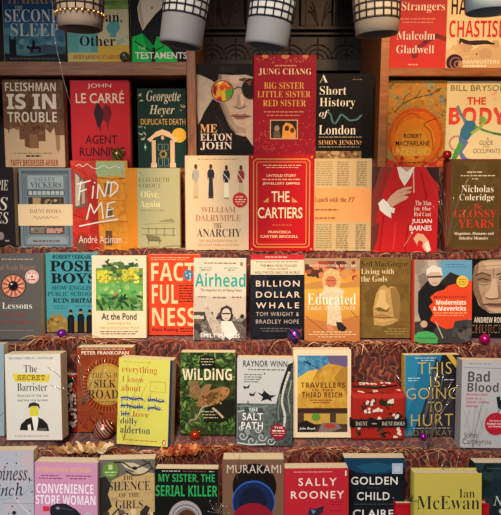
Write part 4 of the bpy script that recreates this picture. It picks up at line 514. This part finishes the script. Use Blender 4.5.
book('rooney', 'red paperback with wide spaced cream capitals and dark bird, front step right of centre', (284.8, 468.3, 348.5, 564), 1.055, 'b9242f',
     [G(294, 471.5, 332, 472.3, 'e0a098'), R(345, 471, 346.6, 476, 'f0d0c0'), T('SALLY', 298.5, 478, 336.5, 485.7, 'f4dccc', 'b', 1.35), T('ROONEY', 291, 491, 344, 498.6, 'f4dccc', 'b', 1.25), G(330, 501.5, 344, 502.2, '701420'), G(331, 504.4, 342, 505, '701420'), G(330, 510.5, 343, 511.2, '701420'), P([(308, 513), (310, 507.5), (315, 509), (320, 507), (324, 505.5), (323, 512), (318, 516), (326, 522), (310, 524)], '2e2634'), P([(311, 509), (316, 511), (313, 514)], '6c7cac')], T_=.03, lean=8, yaw=1, group=GF, row=5)
book('golden', 'black paperback with dark blue sky and square pale sticker, front step behind red book', (344, 458, 404.8, 550), 1.1, '15181d',
     [P([(344, 458), (405, 458), (405, 468), (390, 473), (375, 474.5), (360, 473), (344, 468)], '143a54'), P([(356, 466), (376, 462), (396, 466), (384, 472), (366, 473)], '1c4c64'), P([(344, 478), (352, 475), (366, 476), (384, 476), (405, 472), (405, 480), (344, 480)], '0f1216'), T('GOLDEN', 351, 476.7, 397.5, 484.6, 'e4ddd4', 'b', 1.1), G(367, 487.5, 381, 488.1, '4c4c50'), T('CHILD', 357, 492, 389.5, 500, 'e4ddd4', 'b', 1.15), E(393.3, 497.8, .7, .7, '8c8c8c'), G(354, 503.7, 396, 504.4, '4c4c50'), T('CLAIRE', 353, 509.5, 393.5, 517.3, 'e4ddd4', 'b', 1.1), T('ADAM', 357, 525, 390, 533, 'e4ddd4', 'b', 1.1)], T_=.03, lean=8, group=GF, row=5,
     stickers=[(397, 468.2, 5.2, 'b4bccc', 'square pale blue sticker', [FR(393.4, 464.6, 400.6, 471.8, .7, '8c98b4')])])
book('mcewan', 'mustard yellow hardback with large black serif author name, front step right', (415, 473.3, 481.5, 572), 1.04, 'bfae4c',
     [T('Ian', 459, 489, 474.5, 497.7, '2c2a20', 'r'), T('McEwan', 416.8, 496, 479.5, 509.3, '2c2a20', 'r')], T_=.03, hard=True, lean=8, group=GF, row=5)
book('red', 'plain glossy red book mostly hidden behind the mustard yellow book, front step', (396.5, 503.5, 489, 585), 1.075, 'b0141e', [R(397, 506, 489, 507, '8c1018')], T_=.022, hard=True, lean=8, group=GF, row=5)
book('night', 'blackish green book with pale italic letter cut by right edge, front step', (474.5, 463, 538, 556), 1.105, '1b292c',
     [B(14, 475, 464, 505, 515, 3, 8, ['203236', '16221f', '24383a'], 4), G(487, 468, 501, 468.7, '4c5c5c'), T('N', 493, 496, 504, 505.6, 'b8bab4', 'i'), T('S', 497, 508.5, 505, 518, 'b8bab4', 'i')], T_=.03, lean=8, yaw=0, group=GF, row=5)
# ------------------------------------------------------------------ floral boxes on the fourth row
def floral_box(name, rect, Y, depth, label, row, lean=0, yaw=0, band=True, top_art=True, seed=1, cat='box', base='a8281f', r=.008):
    xl, yt, xr, yb = rect; xc = (xl + xr) / 2
    p0 = on_y(xc, yb, Y); rot = Matrix.Rotation(math.radians(yaw), 3, 'Z')
    W = (on_y(xr, yb, Y) - on_y(xl, yb, Y)).length; H = on_y(xc, yt, Y).z - p0.z
    if row: TREAD[row].append((p0.x - W / 2, p0.x + W / 2, p0.z))
    t = empty(name, None, label, cat, None, Matrix.Translation(p0) @ rot.to_4x4())
    rd = random.Random(seed)
    def flowers(w, h, n):
        a = []
        for i in range(n):
            x, y = rd.uniform(0, w), rd.uniform(0, h)
            a.append(LF(6, max(0, x - 6), max(0, y - 5), min(w, x + 6), min(h, y + 5), 6, 10, ['2c2c1e', '3c4428', '241c16'], i + seed))
        for i in range(n):
            x, y = rd.uniform(2, w - 2), rd.uniform(2, h - 2)
            for k in range(rd.choice((3, 4, 5))):
                cx, cy = x + rd.uniform(-3.2, 3.2), y + rd.uniform(-2.6, 2.6)
                a.append(E(cx, cy, 1.5, 1.5, 'ece0d0', 7)); a.append(E(cx, cy, .4, .4, 'a84030', 5))
        return a
    mb = MB(); mb.box(-W / 2, 0, 0, W / 2, depth, H, base, r)
    wpx, hpx = (W - 2 * r) * 440, (H - 2 * r) * 440
    draw(mb, flowers(wpx, hpx, 13), (0, 0, wpx, hpx), W - 2 * r, H - 2 * r, -.0003, 1.5e-5, z_off=r)
    n0 = len(mb.v)
    dpx = (depth - 2 * r) * 440
    draw(mb, flowers(wpx, dpx, 10), (0, 0, wpx, dpx), W - 2 * r, depth - 2 * r, 0, 1.5e-5)
    for i in range(n0, len(mb.v)):                      # lay that print on the lid
        x, y, z = mb.v[i]; mb.v[i] = (x, r + z, H + .0002 - y)
    mb.build('box_body', t)
    if band:
        z0, z1 = H * (yb - 426.8) / (yb - yt), H * (yb - 419) / (yb - yt); e = .0026
        mb = MB(); mb.box(-W / 2 - e, -e, z0, W / 2 + e, depth + e, z1, '1c1a1c', .0006)
        draw(mb, [T('DAUNT', 355, 420.8, 366.5, 425, 'd8ccbc', 'r'), G(371, 422.4, 377, 423.6, 'a89888'), T('DAUNT BOOKS', 381, 420.8, 403.5, 425, 'd8ccbc', 'r')], (xl, 419, xr, 426.8), W, z1 - z0, -e - .0001, z_off=z0)
        mb.build('ribbon_band', t)
        mb = MB(); zt = H + .0006                        # folded lid flaps seen from above
        mb.poly([(-W * .46, depth * .25, zt), (W * .2, depth * .1, zt), (W * .46, depth * .5, zt), (W * .1, depth * .86, zt), (-W * .4, depth * .8, zt)], '8c2a20')
        mb.tube([(-W * .42, depth * .55, zt + .001), (0, depth * .4, zt + .004), (W * .42, depth * .62, zt + .001)], .0022, '2c2422')
        mb.build('lid_fold', t)
    return t
floral_box('gift_box', (350.8, 395, 405, 441), 1.27, .085, 'red floral gift box with black lettered ribbon, standing low between two books', 4, seed=3)
floral_box('gift_box', (66.5, 376, 79, 433), 1.35, .02, 'narrow red floral box peeping out behind the white paperback', 4, band=False, seed=9, r=.003)

# ------------------------------------------------------------------ stepped display under one patterned cloth
def tread_z(row, x):
    if row == 1 and not XL < x < XR: return z1
    L = sorted(TREAD[row]); num = den = 0.0; ins = [z for a, b, z in L if a <= x <= b]
    if ins: return min(ins)
    for a, b, z in L:
        d = a - x if x < a else x - b; w = 1 / (d * d + 1e-7); num += w * z; den += w
    return num / den
XL, XR = on_y(196.5, 100, 1.584).x, on_y(379, 100, 1.584).x
NOSE = {5: .985, 4: on_y(250, 452, 1.3).y, 3: 1.37, 2: 1.494, 1: 1.578}
NOSE[4] = 1.218
def cloth_mat():
    m, N, L, b = new_mat('cloth')
    tc = N.new('ShaderNodeTexCoord'); mp = N.new('ShaderNodeMapping'); L.new(tc.outputs['Object'], mp.inputs[0]); mp.inputs['Scale'].default_value = (1, 1, 1)
    n1 = N.new('ShaderNodeTexNoise'); n1.inputs['Scale'].default_value = 26; n1.inputs['Distortion'].default_value = 2.2; n1.inputs['Detail'].default_value = 2
    wv = N.new('ShaderNodeTexWave'); wv.inputs['Scale'].default_value = 16; wv.inputs['Distortion'].default_value = 14; wv.inputs['Detail'].default_value = 2; wv.inputs['Detail Scale'].default_value = 1.6
    n2 = N.new('ShaderNodeTexNoise'); n2.inputs['Scale'].default_value = 140; n2.inputs['Detail'].default_value = 3
    for n in (n1, wv, n2): L.new(mp.outputs[0], n.inputs['Vector'])
    r1 = N.new('ShaderNodeValToRGB'); e = r1.color_ramp.elements
    e[0].position = .34; e[0].color = lin('350c0e'); e[1].position = .68; e[1].color = lin('8a2e1c')
    k = r1.color_ramp.elements.new(.5); k.color = lin('5e1614')
    L.new(n1.outputs['Fac'], r1.inputs[0])
    r2 = N.new('ShaderNodeValToRGB'); e = r2.color_ramp.elements; e[0].position = .8; e[0].color = (0, 0, 0, 1); e[1].position = .97; e[1].color = (.75, .75, .75, 1)
    L.new(wv.outputs['Fac'], r2.inputs[0])
    mx = N.new('ShaderNodeMixRGB'); mx.inputs[2].default_value = lin('a8683c'); L.new(r2.outputs[0], mx.inputs[0]); L.new(r1.outputs[0], mx.inputs[1])
    m2 = N.new('ShaderNodeMixRGB'); m2.blend_type = 'MULTIPLY'; m2.inputs[0].default_value = .5
    r3 = N.new('ShaderNodeValToRGB'); r3.color_ramp.elements[0].position = .3; r3.color_ramp.elements[0].color = (.35, .3, .3, 1); r3.color_ramp.elements[1].position = .7
    L.new(n2.outputs['Fac'], r3.inputs[0]); L.new(mx.outputs[0], m2.inputs[1]); L.new(r3.outputs[0], m2.inputs[2]); L.new(m2.outputs[0], b.inputs['Base Color'])
    bp = N.new('ShaderNodeBump'); bp.inputs['Strength'].default_value = .5; bp.inputs['Distance'].default_value = .003; L.new(n2.outputs['Fac'], bp.inputs['Height']); L.new(bp.outputs[0], b.inputs['Normal'])
    b.inputs['Roughness'].default_value = .7; b.inputs['Sheen Weight'].default_value = .3
    return m
CLOTH = cloth_mat()
NX = 360; X0, X1 = -.82, .82
cols = []
for i in range(NX + 1):
    x = X0 + (X1 - X0) * i / NX
    z = {r: tread_z(r, x) - .0012 for r in (5, 4, 3, 2, 1)}
    pr = [(NOSE[5] - .012 + .004 * math.sin(x * 60), .02, 1.0)]
    zprev = .02
    for r in (5, 4, 3, 2, 1):
        yn, zt = NOSE[r], z[r]; rad = min(.008, (zt - zprev) * .3)
        n = 9
        for k in range(1, n): pr.append((yn, zprev + (zt - rad - zprev) * k / n, 1.0))
        for k in range(4):
            a = math.pi / 2 * k / 3; pr.append((yn + rad - rad * math.cos(a), zt - rad + rad * math.sin(a), .35 if k < 3 else .1))
        yend = NOSE[r - 1] if r > 1 else 1.925
        n = 9
        for k in range(1, n + 1): pr.append((yn + rad + (yend - .001 - yn - rad) * k / n, zt, .0))
        zprev = zt
    col = []
    for y, zz, w in pr:
        f = noise.noise(Vector((x * 22, y * 9, zz * 9))) * .007 + noise.noise(Vector((x * 70, y * 30 + 5, zz * 30))) * .0025
        col.append((x, y - max(-.002, f) * w, zz - abs(noise.noise(Vector((x * 45, y * 45, 2)))) * .0016))
    cols.append(col)
mb = MB(); m = len(cols[0])
mb.faces([p for c in cols for p in c], [(i * m + j, (i + 1) * m + j, (i + 1) * m + j + 1, i * m + j + 1) for i in range(NX) for j in range(m - 1)], CLOTH, True)
tag(mb.build('display_cloth'), 'red and gold patterned cloth draped over the display steps', 'cloth')

# strands of straw and tinsel strewn along the step edges
def straw_col(px, rd):
    tan, red, mid = ('d0a07c', 'c08c64', 'e0bc98', 'a86844', '8a4030'), ('b0502c', 'c06038', '8a2c1c', 'd08050', '701c18'), ('a87050', '7a3026', '8c4c38', 'c09068', '5c1c18', '6c221c')
    if px < 140: g = rd.choice((tan, tan, red))
    elif px < 250: g = rd.choice((tan, red, red))
    else: g = rd.choice((tan, mid, mid))
    return mat(rd.choice(g), .65)
def strands(row, n, spans, label, seed, ln=(.02, .06), r=.00085):
    rd = random.Random(seed); mb = MB()
    for i in range(n):
        a, b = rd.choice(spans); px = rd.uniform(a, b)
        yn = NOSE[row]; x = (px - 250.5) / F * yn * 1.06
        z = tread_z(row, x) + .001; ys = yn + rd.uniform(-.004, .012); l = rd.uniform(*ln); t = rd.uniform(0, 6.28)
        p = Vector((x, ys, z)); pts = []; lift = rd.uniform(.002, .009); drop = rd.choice((0, .004, .012, .02))
        for k in range(6):
            u = k / 5
            q = p + Vector((math.cos(t) * l * u, -abs(math.sin(t)) * l * .18 * u, 0))
            q.z += lift * math.sin(math.pi * u) - drop * u * u
            q.y -= drop * u * .5
            q.y = min(q.y, yn + .012)
            q.z = max(q.z, tread_z(row, q.x) + .0005) if q.y > yn - .002 else q.z
            pts.append(q)
        mb.tube(pts, r * rd.uniform(.7, 1.5), straw_col(px, rd), 3)
    tag(mb.build('straw'), label, 'straw', kind='stuff')
strands(2, 220, [(-10, 510)], 'loose gold and brown strands along the edge of the top step', 1, (.015, .04), .0007)
strands(3, 500, [(-10, 510), (40, 130), (280, 460), (330, 460)], 'loose straw strands along the edge of the middle step', 2)
strands(4, 540, [(-10, 510), (55, 118), (150, 235), (290, 410)], 'loose straw and red strands along the edge of the fourth row step', 3)

# ruffled paper ribbon bunches
def ruffle(px, py, Y, w, label, c, seed):
    p = on_y(px, py, Y); rd = random.Random(seed); mb = MB()
    for k in range(26):
        a = rd.uniform(-1.6, 1.6); l = w * rd.uniform(.3, .5); ph = rd.uniform(0, 6); cx = rd.uniform(-w * .35, w * .35)
        vs = []
        for j in range(9):
            u = j / 8; q = Vector((cx + math.sin(a) * l * (u - .2), -.012 * math.sin(u * 3) - rd.uniform(0, .003), math.cos(a) * l * .55 * (u - .3) + .004 * math.sin(u * 9 + ph)))
            d = Vector((math.cos(a), .5 * math.sin(u * 12 + ph), -math.sin(a))) * .0045 * (1 - .3 * u); vs += [q - d, q + d]
        mb.faces(vs, [(2 * j, 2 * j + 1, 2 * j + 3, 2 * j + 2) for j in range(8)], rd.choice(c), True)
    o = mb.build('paper_ruffle', None, p); tag(o, label, 'decoration')
TAN = ['d4ac78', 'c09058', 'e4c898', 'a8763c']
ruffle(86, 448, 1.2, .115, 'bunch of crumpled tan paper ribbon below the dark sunburst book', TAN, 4)
ruffle(180, 450, 1.2, .08, 'bunch of crumpled rust red ribbon below the leafy bird book', ['b04c28', 'c8683c', '8c3420', 'd89058'], 5)

# ------------------------------------------------------------------ baubles
def bauble(px, py, Y, r_px, c, label, stripes=None, rest=None, rough=.15, metal=.6):
    r = r_px / F * Y * 1.0; p = on_y(px, py, Y)
    if rest is not None: p.z = rest + r * .985
    t = empty('bauble', (p.x, p.y, p.z - r), label, 'bauble', 'baubles on the display')
    mb = MB(); bm = bmesh.new(); bmesh.ops.create_uvsphere(bm, u_segments=28, v_segments=30, radius=r)
    tilt = Matrix.Rotation(.95, 4, 'Y') @ Matrix.Rotation(-.25, 4, 'X')
    vs = [v.co.copy() for v in bm.verts]; bm.verts.index_update()
    main = mat(c, rough, metal, .5)
    for f in bm.faces:
        mm = main
        if stripes:
            cz = f.calc_center_median().z / r; k = int((cz + 1) * 7.5)
            if k % 2: mm = mat(stripes[k // 2 % len(stripes)], rough, metal, .5)
        mb.faces([tilt @ v.co + Vector((0, 0, r)) for v in f.verts], [tuple(range(len(f.verts)))], mm, not stripes)
    bm.free(); mb.build('ball', t)
    cap = MB(); M = Matrix.Translation((0, 0, r)) @ tilt
    cap.lathe([(0, r * 1.13), (r * .15, r * 1.12), (r * .19, r * .97)], mat('c8b070', .25, .9), 12, M); cap.build('cap', t)
    lp = MB(); lp.tube([M @ Vector((r * .11 * math.cos(a), 0, r * 1.22 + r * .11 * math.sin(a))) for a in [k * .698 for k in range(10)]], r * .035, mat('c8b070', .25, .9), 4); lp.build('hanging_loop', t)
    return t
def floor_z(row, px, Y): return tread_z(row, on_y(px, 300, Y).x)
def top_z(key, frac=.5):
    b = BOOKS[key]; return (b['org'] + b['rot'] @ Vector((0, b['T'] * frac, b['H']))).z
bauble(117.5, 153.5, 1.535, 6.3, '4c7038', 'olive green and gold bauble on top of the orange street scene book', ['c8a040', '7c3c28'], rest=top_z('findme'))
bauble(447, 155.5, 1.52, 4.5, 'a01420', 'small shiny red bauble above the gap beside the olive brown book', ['c84030'], rest=top_z('glossy'))
bauble(124.5, 60.5, 1.585, 4.6, '14505c', 'small teal bauble on the upper shelf before the green banded book', ['2c7c84', 'b8904c'], rest=zL)
bauble(61.5, 331, 1.385, 4.9, '7c1f9c', 'purple bauble in front of the teal slab lettered book', rest=floor_z(3, 61.5, 1.385))
bauble(294.5, 329.5, 1.375, 7.6, '3c3080', 'blue and pink striped bauble in front of the black book with red strip', ['c03078', '2c6ca8', '401c50'], rest=floor_z(3, 294.5, 1.375))
bauble(485, 335.5, 1.38, 5.6, 'c8186c', 'hot pink bauble in front of the stern face book', rest=floor_z(3, 485, 1.38))
bauble(469.5, 338.5, 1.378, 3, '5c1c28', 'tiny dark red bauble left of the hot pink one', rest=floor_z(3, 469.5, 1.378))
bauble(103.5, 424.5, 1.276, 10.3, '8c1c18', 'large red and white striped bauble in front of the sunburst book', ['e8d0b8', 'd8b498'], rest=floor_z(4, 103.5, 1.276))
bauble(195, 431, 1.261, 5.2, 'c83414', 'glowing orange red bauble in front of the leafy bird book', rest=floor_z(4, 195, 1.261))
bauble(423.5, 431.5, 1.274, 4, '8c1f94', 'small violet bauble in front of the gold lettered teal book', rest=floor_z(4, 423.5, 1.274))

# ------------------------------------------------------------------ silver and gold wire sprays
SIL = mat('d8d4cc', .2, .9); GOL = mat('b89458', .3, .8)
def spray(px, py, Y, n, l, spread, label, m, seed, up=1.0, r=.00035, name='wire_spray'):
    p = on_y(px, py, Y); rd = random.Random(seed); mb = MB()
    for k in range(n):
        a = rd.uniform(-spread, spread); ll = l * rd.uniform(.5, 1); bend = rd.uniform(-.3, .3); pts = []
        for j in range(7):
            u = j / 6; aa = a + bend * u
            pts.append(Vector((math.sin(aa) * ll * u, -.004 - .008 * u * rd.uniform(.8, 1.2) - (k % 3) * .001, math.cos(aa) * ll * u * up)))
        mb.tube(pts, r, m, 4)
    return tag(mb.build(name, None, p), label, 'wire decoration')
spray(84, 404, 1.235, 14, .12, .8, 'silver wire spray crossing the sunburst book', SIL, 2, r=.0005)
spray(124, 440, 1.222, 8, .2, .35, 'fine gold wires rising over the yellow paperback', GOL, 3, r=.00028)
spray(205, 445, 1.222, 8, .11, .8, 'fine gold wires fanning out below the leafy bird book', GOL, 4, r=.0003)
spray(428, 448, 1.222, 9, .19, .22, 'silver strands added as cellophane glints over the gold lettered teal book', SIL, 6, r=.0006)  # metal strands added in place of white light streaks on cellophane
spray(472, 446, 1.205, 6, .17, .3, 'thin wires rising over the pale grey book with red sticker', mat('8c8478', .3, .8), 7, r=.00025)
spray(446, 250, 1.47, 12, .23, .16, 'silver wires added as cellophane highlights between the red coat book and olive book', mat('c8b498', .25, .8), 8, r=.00032)  # upright wires model the highlights of a clear wrapper
spray(452, 474, 1.1, 6, .05, 1.1, 'short white foil strips above the mustard yellow book', SIL, 9, r=.0006)
spray(218, 512, 1.02, 12, .035, 1.5, 'silver star shaped spray low between the black and brown books', SIL, 10, r=.0005)
spray(238, 480, 1.03, 5, .08, .35, 'fine gold wires in front of the brown disc book', GOL, 12, r=.00025)
spray(410, 500, 1.03, 14, .02, 1.4, 'sprig of green tinsel beside the mustard yellow book', mat('3c5c34', .4, .3), 13, r=.0005)
spray(5, 448, 1.2, 16, .035, 1.5, 'tuft of green and straw tinsel at the lower left edge', mat('6c7c48', .4, .3), 14, r=.0005)
spray(318, 372, 1.24, 3, .04, .8, 'thin dark wire over the cream bordered railway book', mat('4c3c34', .4, .5), 15, r=.0003)
mb = MB()                                               # fairy-light wire hung in front of the left shelves
pts = [Vector((on_y(51, -8, 1.42).x, 1.42, 1.979))] + [on_y(x, y, 1.42) for x, y in ((51, -8), (53, 8), (54, 24), (55, 40), (58, 55), (60, 62), (63, 78), (67, 92), (70.5, 104))]
mb.tube(pts, .0005, mat('b8b4ac', .3, .5), 5)
wl = mb.build('fairy_light_wire'); tag(wl, 'thin silvery fairy light wire hanging before the left shelves', 'wire')
for x, y in ((54, 22), (55.5, 43), (60, 63)):
    l = MB(); p = on_y(x, y, 1.418); bm = bmesh.new(); bmesh.ops.create_uvsphere(bm, u_segments=10, v_segments=6, radius=.0021, matrix=Matrix.Translation(p)); l.bm(bm, mat('e8e4dc', .2, .2), True); l.build('light_bead', wl)

# ------------------------------------------------------------------ hanging lamps
def lamp(px, py, tx, ty, Y, w_px, plain_px, body, grid, cell, label, rows=5, round_=.006, seed=1, dots=False, inner='d8d0c4'):
    """px, py = middle of the open lower rim; tx, ty = a point up its axis."""
    b = on_y(px, py, Y); a = (on_y(tx, ty, Y) - b).normalized(); k = Y / F * 1.01
    r = w_px / 2 * k; hp = plain_px * k; cellh = 6.6 * k; hg = rows * cellh
    zx = a; yx = Vector((0, 1, 0)); yx = (yx - zx * yx.dot(zx)).normalized(); xx = yx.cross(zx)
    M = Matrix((xx, yx, zx)).transposed().to_4x4(); M.translation = b
    t = empty('pendant_lamp', None, label, 'lamp', 'lamps hanging in the window', M)
    sh = MB(); sh.lathe([(r * .97 - .0025, .02), (r * .97 - .0025, .001), (r * .97 - .001, 0), (r * .98, .001), (r * 1.0, round_), (r * 1.01, hp * .6), (r * 1.02, hp)], mat(body, .5), 36)
    sh.build('frosted_shade', t)
    g = MB(); g.lathe([(r * 1.02, hp), (r * 1.07, hp + hg), (r * .8, hp + hg + .01), (.012, hp + hg + .016)], mat(cell, .5), 36); g.build('upper_shade', t)
    g = MB()
    for j in range(rows + 1):
        z = hp + j * cellh; rr = r * (1.02 + .05 * j / rows) + .0004
        g.lathe([(rr, z - .0016), (rr + .0005, z - .0016), (rr + .0005, z + .0016), (rr, z + .0016)], grid, 36)
    for q in range(17):
        an = 2 * math.pi * q / 17
        g.tube([((r * 1.02 + .0008) * math.cos(an), (r * 1.02 + .0008) * math.sin(an), hp), ((r * 1.07 + .0008) * math.cos(an), (r * 1.07 + .0008) * math.sin(an), hp + hg)], .0015, grid, 4)
    g.build('lattice_band', t)
    if dots:
        g = MB()
        for q in range(26):
            an = 2 * math.pi * q / 26; bm = bmesh.new(); bmesh.ops.create_uvsphere(bm, u_segments=8, v_segments=6, radius=.0026, matrix=Matrix.Translation(((r * 1.02 + .002) * math.cos(an), (r * 1.02 + .002) * math.sin(an), hp - .002)))
            g.bm(bm, mat('f0c070', .25, .6), True)
        g.build('gold_bead_trim', t)
    top = hp + hg + .016
    c = MB(); c.lathe([(0, top + .02), (.012, top + .018), (.013, top - .002), (.0, top - .003)], '2c2828', 16); c.build('cap', t)
    inv = M.inverted(); c = MB(); e = M @ Vector((0, 0, top + .018)); c.tube([inv @ e, inv @ Vector((e.x, e.y, (e.z + 1.98) / 2)), inv @ Vector((e.x, e.y, 1.98))], .0022, '2c2828', 6); c.build('cord', t)
    return t
lamp(80.5, 29.5, 79, -20, 1.2, 42, 14, '7c7068', '3a322e', '8c8074', 'taupe pendant lamp with gold bead ring, leftmost of the hanging lamps', round_=.012, dots=True)
lamp(180.5, 46, 187.5, -6, 1.2, 40.5, 27, '6c7076', '26262a', '9aa0a6', 'grey tilted pendant lamp with square lattice, second from left')
lamp(266, 47, 274, -6, 1.2, 41, 24, '787e86', '26262a', 'a8b0b8', 'pale grey tilted pendant lamp with white square lattice, middle one')
lamp(377, 35, 376, -20, 1.2, 41, 13, '80766a', '3a322e', 'a09484', 'beige upright pendant lamp with round lower rim, fourth from left', round_=.014)
lamp(489, 12.5, 491, -30, 1.2, 44, 20, '98a8b0', '504c4c', 'a8b0b0', 'bluish white pendant lamp in the top right corner', round_=.016)

# ------------------------------------------------------------------ bookcases and the shop around them
def wood_mat(key, c0, c1, sc=(3, 3, 30)):
    m, N, L, b = new_mat(key); tc = N.new('ShaderNodeTexCoord'); mp = N.new('ShaderNodeMapping'); nz = N.new('ShaderNodeTexNoise'); rp = N.new('ShaderNodeValToRGB')
    mp.inputs['Scale'].default_value = sc; nz.inputs['Scale'].default_value = 4; nz.inputs['Detail'].default_value = 6; nz.inputs['Distortion'].default_value = .6
    L.new(tc.outputs['Object'], mp.inputs[0]); L.new(mp.outputs[0], nz.inputs['Vector']); L.new(nz.outputs['Fac'], rp.inputs[0])
    rp.color_ramp.elements[0].position = .3; rp.color_ramp.elements[0].color = lin(c0); rp.color_ramp.elements[1].position = .7; rp.color_ramp.elements[1].color = lin(c1)
    L.new(rp.outputs[0], b.inputs['Base Color']); b.inputs['Roughness'].default_value = .5
    return m
WH = wood_mat('wood_h', '6a3f26', '9a6238', (4, 40, 40)); WV_ = wood_mat('wood_v', '6a3f26', '9a6238', (40, 40, 4)); WR = wood_mat('wood_warm_lit', '8a4e24', 'b87034', (4, 30, 30)); DK = wood_mat('dark_wood', '17110f', '2c211c', (30, 30, 5))  # right case: warm lamp light mixed into the wood colour
YF = 1.584                                              # front face of the bookcases
def case(label, xa, xb, xpost0, xpost1, zs, th, other, WV_=WV_, WH=WH):
    t = empty('bookcase', ((xa + xb) / 2, YF + .15, z1), label, 'bookcase', 'bookcases at the back of the window')
    o = t.location
    def b(x0, y0, zz0, x1, y1, zz1, name, m, bev=.001):
        mb = MB(); mb.box(x0 - o.x, y0 - o.y, zz0 - o.z, x1 - o.x, y1 - o.y, zz1 - o.z, m, bev); mb.build(name, t)
    b(xpost0, YF, z1, xpost1, YF + .3, 1.97, 'side_panel', WV_)
    b(other, YF, z1, other + .02 * (1 if other < 0 else -1), YF + .3, 1.97, 'side_panel', WV_)
    ia, ib = (xa, xpost0) if xpost0 > (xa + xb) / 2 else (xpost1, xb)
    b(ia, YF + .002, zs - th, ib, YF + .3, zs, 'shelf', WH)
    b(ia, YF + .002, z1, ib, YF + .3, z1 + .012, 'base_board', WH)
    b(ia, YF + .29, z1, ib, YF + .3, 1.97, 'back_panel', DK, 0)
    b(ia, YF + .002, 1.9, ib, YF + .3, 1.93, 'shelf', WH)
def X(px): return on_y(px, 100, YF).x
thL = on_y(95, 62.5, YF).z - on_y(95, 76, YF).z; thR = on_y(440, 68.5, YF).z - on_y(440, 76.5, YF).z
case('wooden bookcase with dark back on the left of the window', -.8, X(196), X(187), X(195.8), zL - .0003, thL, -.8)
case('wooden bookcase with orange lit upright on the right of the window', X(379.5), .8, X(379.5), X(388), zR - .0003, thR, .8, WR, WR)

def structure(name, mb): return tag(mb.build(name), kind='structure')
mb = MB(); mb.box(-1.6, -1.2, -.1, 1.6, 2.4, 0, wood_mat('floor', '3c2c22', '5a4232', (6, 40, 6))); structure('floor', mb)
mb = MB(); mb.box(-.86, .5, 1.98, .86, 2.2, 2.02, 'b8b0a4'); structure('ceiling', mb)
mb = MB(); mb.box(-.88, .5, 0, -.83, 2.2, 1.98, '4c4038'); structure('wall_left', mb)
mb = MB(); mb.box(.83, .5, 0, .88, 2.2, 1.98, '4c4038'); structure('wall_right', mb)
# carved dark panelling behind the gap between the bookcases
YB = 1.95
mb = MB(); mb.box(-.83, YB, 0, .83, YB + .04, 1.98, DK); structure('wall_back', mb)
mb = MB()
def pb(x0, y0, x1, y1, d, m=DK):
    a, c = on_y(x0, y1, YB), on_y(x1, y0, YB); mb.box(a.x, YB - d, a.z, c.x, YB + .001, c.z, m, .002)
pb(190, 27, 390, 31, .02); pb(190, 33, 390, 36, .014); pb(190, 60, 390, 72, .022)
for x0, x1 in ((205, 216), (246, 252), (300, 306), (332, 336), (364, 378)): pb(x0, -30, x1, 27, .016)
for x0, x1 in ((190, 197), (370, 378)): pb(x0, 36, x1, 160, .016)
CARV = wood_mat('carving', '2c211b', '4c3a2c', (30, 30, 30))
for cx in (212, 236, 260, 290, 318, 346):
    for r in (15, 10.5, 6):
        mb.tube([on_y(cx + r * math.cos(a), 60 - r * 1.05 * math.sin(a), YB - .003) for a in [math.pi * k / 12 for k in range(13)]], .0022, CARV, 5)
    mb.tube([on_y(cx, 58, YB - .003), on_y(cx, 38, YB - .003)], .002, CARV, 5)
for cx in (226, 276, 320, 350):
    for s in (-1, 1):
        for q in range(3): mb.tube([on_y(cx + s * (2 + t * (6 + 2 * q)), 25 - t * (20 - 5 * q) - 6 * math.sin(t * 2.5), YB - .003) for t in [k / 8 for k in range(9)]], .0018, CARV, 5)
structure('trim_1', mb)
# shop window pane between the street and the display
mp, N, L, b = new_mat('pane'); N.remove(b); tb = N.new('ShaderNodeBsdfTransparent'); tb.inputs[0].default_value = (.97, .97, .97, 1); L.new(tb.outputs[0], N['Material Output'].inputs['Surface'])
mb = MB(); mb.poly([(-.83, .52, .02), (.83, .52, .02), (.83, .52, 1.98), (-.83, .52, 1.98)], mp); structure('window_1', mb)

# ------------------------------------------------------------------ light: warm ceiling spots of the window, cool daylight from the street
def area(loc, target, size, energy, col, sy=None):
    l = bpy.data.lights.new('street_daylight', 'AREA'); l.energy = energy; l.color = col; l.size = size
    if sy: l.shape = 'RECTANGLE'; l.size_y = sy
    o = bpy.data.objects.new('street_daylight', l); COL.objects.link(o); o.location = loc
    o.rotation_euler = (Vector(target) - Vector(loc)).to_track_quat('-Z', 'Y').to_euler()
WARM = (1.0, .70, .40)
def spot(loc, target, deg, energy, col=WARM):
    l = bpy.data.lights.new('ceiling_spot', 'SPOT'); l.energy = energy; l.color = col; l.spot_size = math.radians(deg); l.spot_blend = .9; l.shadow_soft_size = .05
    o = bpy.data.objects.new('ceiling_spot', l); COL.objects.link(o); o.location = loc
    o.rotation_euler = (Vector(target) - Vector(loc)).to_track_quat('-Z', 'Y').to_euler()
spot((-.3, .8, 1.94), (-.22, 1.46, .95), 62, 21)
spot((.12, .8, 1.94), (.08, 1.5, 1.0), 60, 18)
spot((.5, .85, 1.94), (.42, 1.58, 1.35), 85, 31, (1, .62, .30))
area((-.7, -1.6, 3.1), (-.15, 1.3, .8), 1.6, 150, (1, .97, .94))  # unseen area lamp outside the pane, stands in for street daylight
w = bpy.data.worlds.new('street'); SC.world = w; w.use_nodes = True
bg = w.node_tree.nodes['Background']; bg.inputs[0].default_value = (.80, .88, 1.0, 1); bg.inputs[1].default_value = .2

cam = bpy.data.cameras.new('camera'); co = bpy.data.objects.new('camera', cam); COL.objects.link(co)
co.location = EYE; co.rotation_euler = (math.radians(90) - PITCH, 0, 0)
cam.sensor_width = 36; cam.sensor_fit = 'AUTO'; cam.lens = 36 * F / 515; cam.clip_start = .02
SC.camera = co
SC.view_settings.view_transform = 'Standard'; SC.view_settings.look = 'None'; SC.view_settings.exposure = 0.0; SC.view_settings.gamma = 1; SC.view_settings.use_curve_mapping = False
